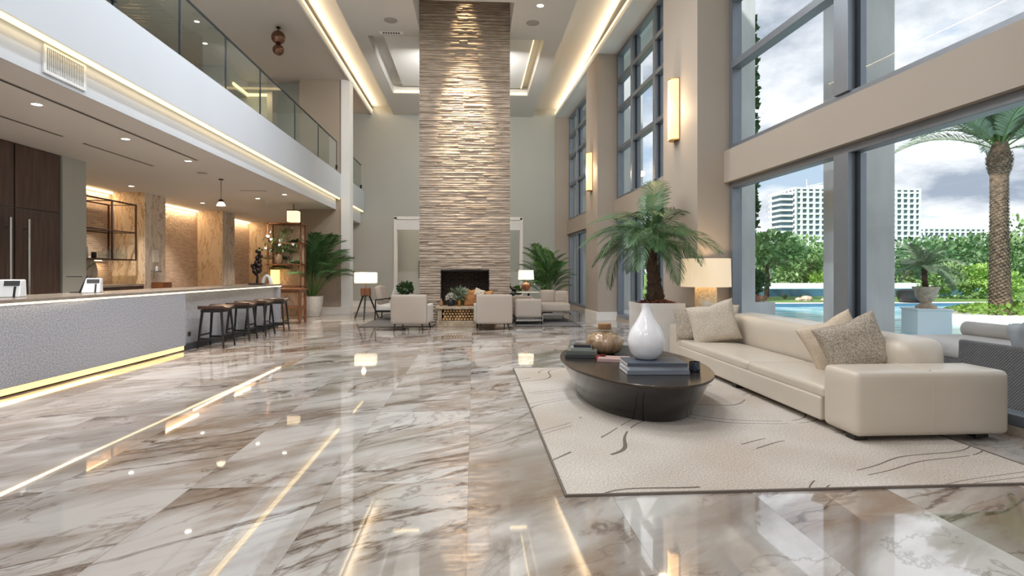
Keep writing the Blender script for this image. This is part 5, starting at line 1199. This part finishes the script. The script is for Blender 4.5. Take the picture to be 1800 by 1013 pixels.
specs = [('umbrella_tree', 'flat topped dark tree beyond the hedge at the far left of the near window', 13.0, 25.0, 2.9, 1.9, Mg1, 1.6), ('broadleaf_tree', 'round mid green tree in front of the white tower, left window pane', 20.2, 33.5, 3.0, 2.0, Mg2, .5),
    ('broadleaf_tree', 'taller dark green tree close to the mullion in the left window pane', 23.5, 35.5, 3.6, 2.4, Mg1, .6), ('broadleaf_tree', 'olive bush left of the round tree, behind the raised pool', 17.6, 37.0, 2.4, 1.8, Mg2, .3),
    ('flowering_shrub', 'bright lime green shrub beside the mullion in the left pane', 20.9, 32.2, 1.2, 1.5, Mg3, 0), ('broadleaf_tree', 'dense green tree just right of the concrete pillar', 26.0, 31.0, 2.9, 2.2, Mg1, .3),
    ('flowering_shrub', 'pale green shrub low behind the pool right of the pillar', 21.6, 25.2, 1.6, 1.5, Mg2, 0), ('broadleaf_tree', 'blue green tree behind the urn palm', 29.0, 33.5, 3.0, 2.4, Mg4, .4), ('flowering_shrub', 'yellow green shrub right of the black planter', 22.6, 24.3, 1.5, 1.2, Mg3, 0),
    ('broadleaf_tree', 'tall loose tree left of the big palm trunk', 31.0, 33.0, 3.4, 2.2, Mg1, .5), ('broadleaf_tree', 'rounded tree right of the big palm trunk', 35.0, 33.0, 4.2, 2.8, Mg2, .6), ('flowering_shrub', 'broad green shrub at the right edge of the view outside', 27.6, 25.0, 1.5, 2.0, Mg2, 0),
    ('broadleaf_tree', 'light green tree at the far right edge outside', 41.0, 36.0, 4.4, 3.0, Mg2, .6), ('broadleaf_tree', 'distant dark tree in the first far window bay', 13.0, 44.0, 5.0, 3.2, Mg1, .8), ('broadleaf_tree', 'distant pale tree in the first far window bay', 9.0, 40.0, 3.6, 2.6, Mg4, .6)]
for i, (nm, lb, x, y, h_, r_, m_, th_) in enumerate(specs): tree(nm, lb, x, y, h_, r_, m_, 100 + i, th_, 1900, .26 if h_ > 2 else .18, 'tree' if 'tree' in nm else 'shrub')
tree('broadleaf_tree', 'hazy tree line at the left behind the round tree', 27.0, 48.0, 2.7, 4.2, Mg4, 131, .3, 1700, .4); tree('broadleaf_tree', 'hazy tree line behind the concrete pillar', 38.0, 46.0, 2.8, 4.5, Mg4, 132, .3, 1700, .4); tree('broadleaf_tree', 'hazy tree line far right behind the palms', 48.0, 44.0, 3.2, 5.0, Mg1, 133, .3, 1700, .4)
# small agaves and rocks in the bed
rr = random.Random(17)
for i in range(7):
    x = 13.6 + i * .75 + rr.uniform(-.2, .2); y = 24.2 + rr.uniform(-.6, .6); t = tag(thing('agave', '', '', (x, y, .06)), 'small spiky agave in the rocky bed behind the pool', 'plant', 'agaves in the bed behind the pool'); b = MB()
    for k_ in range(18):
        a = k_ * 2.4; l_ = rr.uniform(.22, .38); d = Vector((math.cos(a), math.sin(a), rr.uniform(.5, 1.6))).normalized(); s_ = Vector((-math.sin(a), math.cos(a), 0)) * .03; b.add([-s_, s_, d * l_ * .6 + s_, d * l_ * .6 - s_, d * l_], [(0, 1, 2, 3), (3, 2, 4)])
    b.build('leaves', M_leafg, t, weld=False)
for i in range(9):
    x = 13.2 + i * .62 + rr.uniform(-.2, .2); y = 23.1 + rr.uniform(-.5, .4); r_ = rr.uniform(.12, .26)
    tag(MB().lathe([(r_ * .9, 0), (r_, r_ * .3), (r_ * .7, r_ * .7), (r_ * .2, r_ * .85)], 9, wob=lambda a, z: 1 + .18 * math.sin(2 * a + z * 9)).build('boulder', M_urn, None, (x, y, .06)), 'rounded tan boulder in the bed behind the pool', 'boulder', 'boulders behind the pool')
# ---- towers on the skyline: glass core, white floor slabs and piers
def tower(name, label, x0, x1, y0, dep, h_, nf, nb, base=-.4, crane=False, step=None):
    t = thing(name, label, 'building', ((x0 + x1) / 2, y0, base)); w_ = (x1 - x0) / 2
    MB().box(-w_ + .6, w_ - .6, .6, dep - .6, 0, h_ - 1).build('glass_core', M_bglass, t)
    fh = h_ / nf; sl = MB().box(-w_, w_, 0, dep, 0, fh * .34); proto = sl.build('floor_slab', M_bwhite, t, (0, 0, 0))
    for i in range(1, nf + 1):
        o = proto.copy(); C.objects.link(o); o.location = (0, 0, i * fh - (fh * .34 if i == nf else 0))
    bw = 2 * w_ / nb; pp = MB().box(-bw * .17, bw * .17, -.05, .5, 0, h_).build('pier', M_bwhite, t, (-w_ + bw * .17, 0, 0))
    for i in range(1, nb + 1):
        o = pp.copy(); C.objects.link(o); o.location = (-w_ + bw * i - (bw * .17 if i == nb else 0), 0, 0)
    ns = max(2, int(dep / bw)); sp_ = MB().box(-.05, .5, -bw * .17, bw * .17, 0, h_).build('side_pier', M_bwhite, t, (-w_, 0, 0))
    for i in range(1, ns + 1):
        o = sp_.copy(); C.objects.link(o); o.location = (-w_, dep * i / ns - bw * .17, 0)
    MB().box(-w_ * .5, -w_ * .1, dep * .3, dep * .7, h_, h_ + 2.5).box(w_ * .3, w_ * .5, dep * .3, dep * .6, h_, h_ + 3.5).build('roof_plant', M_bwhite, t)
    if crane: MB().tube([(-w_ * .75, 4, h_ + 1), (w_ * .1, 4, h_ + 7.5)], .35, 5).tube([(-w_ * .75, 4, h_ - 1), (-w_ * .75, 4, h_ + 5)], .3, 5).build('crane_boom', M_conc, t)
    return t
tower('apartment_tower', 'big white gridded apartment tower behind the trees, with a crane boom on its roof', 172, 243, 300, 26, 47, 16, 20, crane=True)
tower('apartment_block', 'lower white apartment block right of the big tower', 277, 318, 340, 20, 29, 9, 12); tower('apartment_block', 'pale apartment block in the middle of the skyline with tight window grid', 322, 350, 335, 20, 27.5, 11, 10); tower('slim_tower', 'slim pale tower next to the big palm trunk', 352, 368, 335, 18, 30.5, 13, 5)
# balconies stacked at the left corner of the big tower
bt = bpy.data.objects['apartment_tower']; pb = MB().box(-7.5, 0, 1.5, 14, 0, 1.1).build('corner_balcony', M_bwhite, bt, (-35.5, 0, 2.0))
for i in range(1, 15):
    o = pb.copy(); C.objects.link(o); o.location = (-35.5, 0, 2.0 + i * 47 / 16)
MB().box(-6.0, 0, 2.5, 13, 0, 43).build('corner_glass', M_bglass, bt, (-35.5, 0, 0))
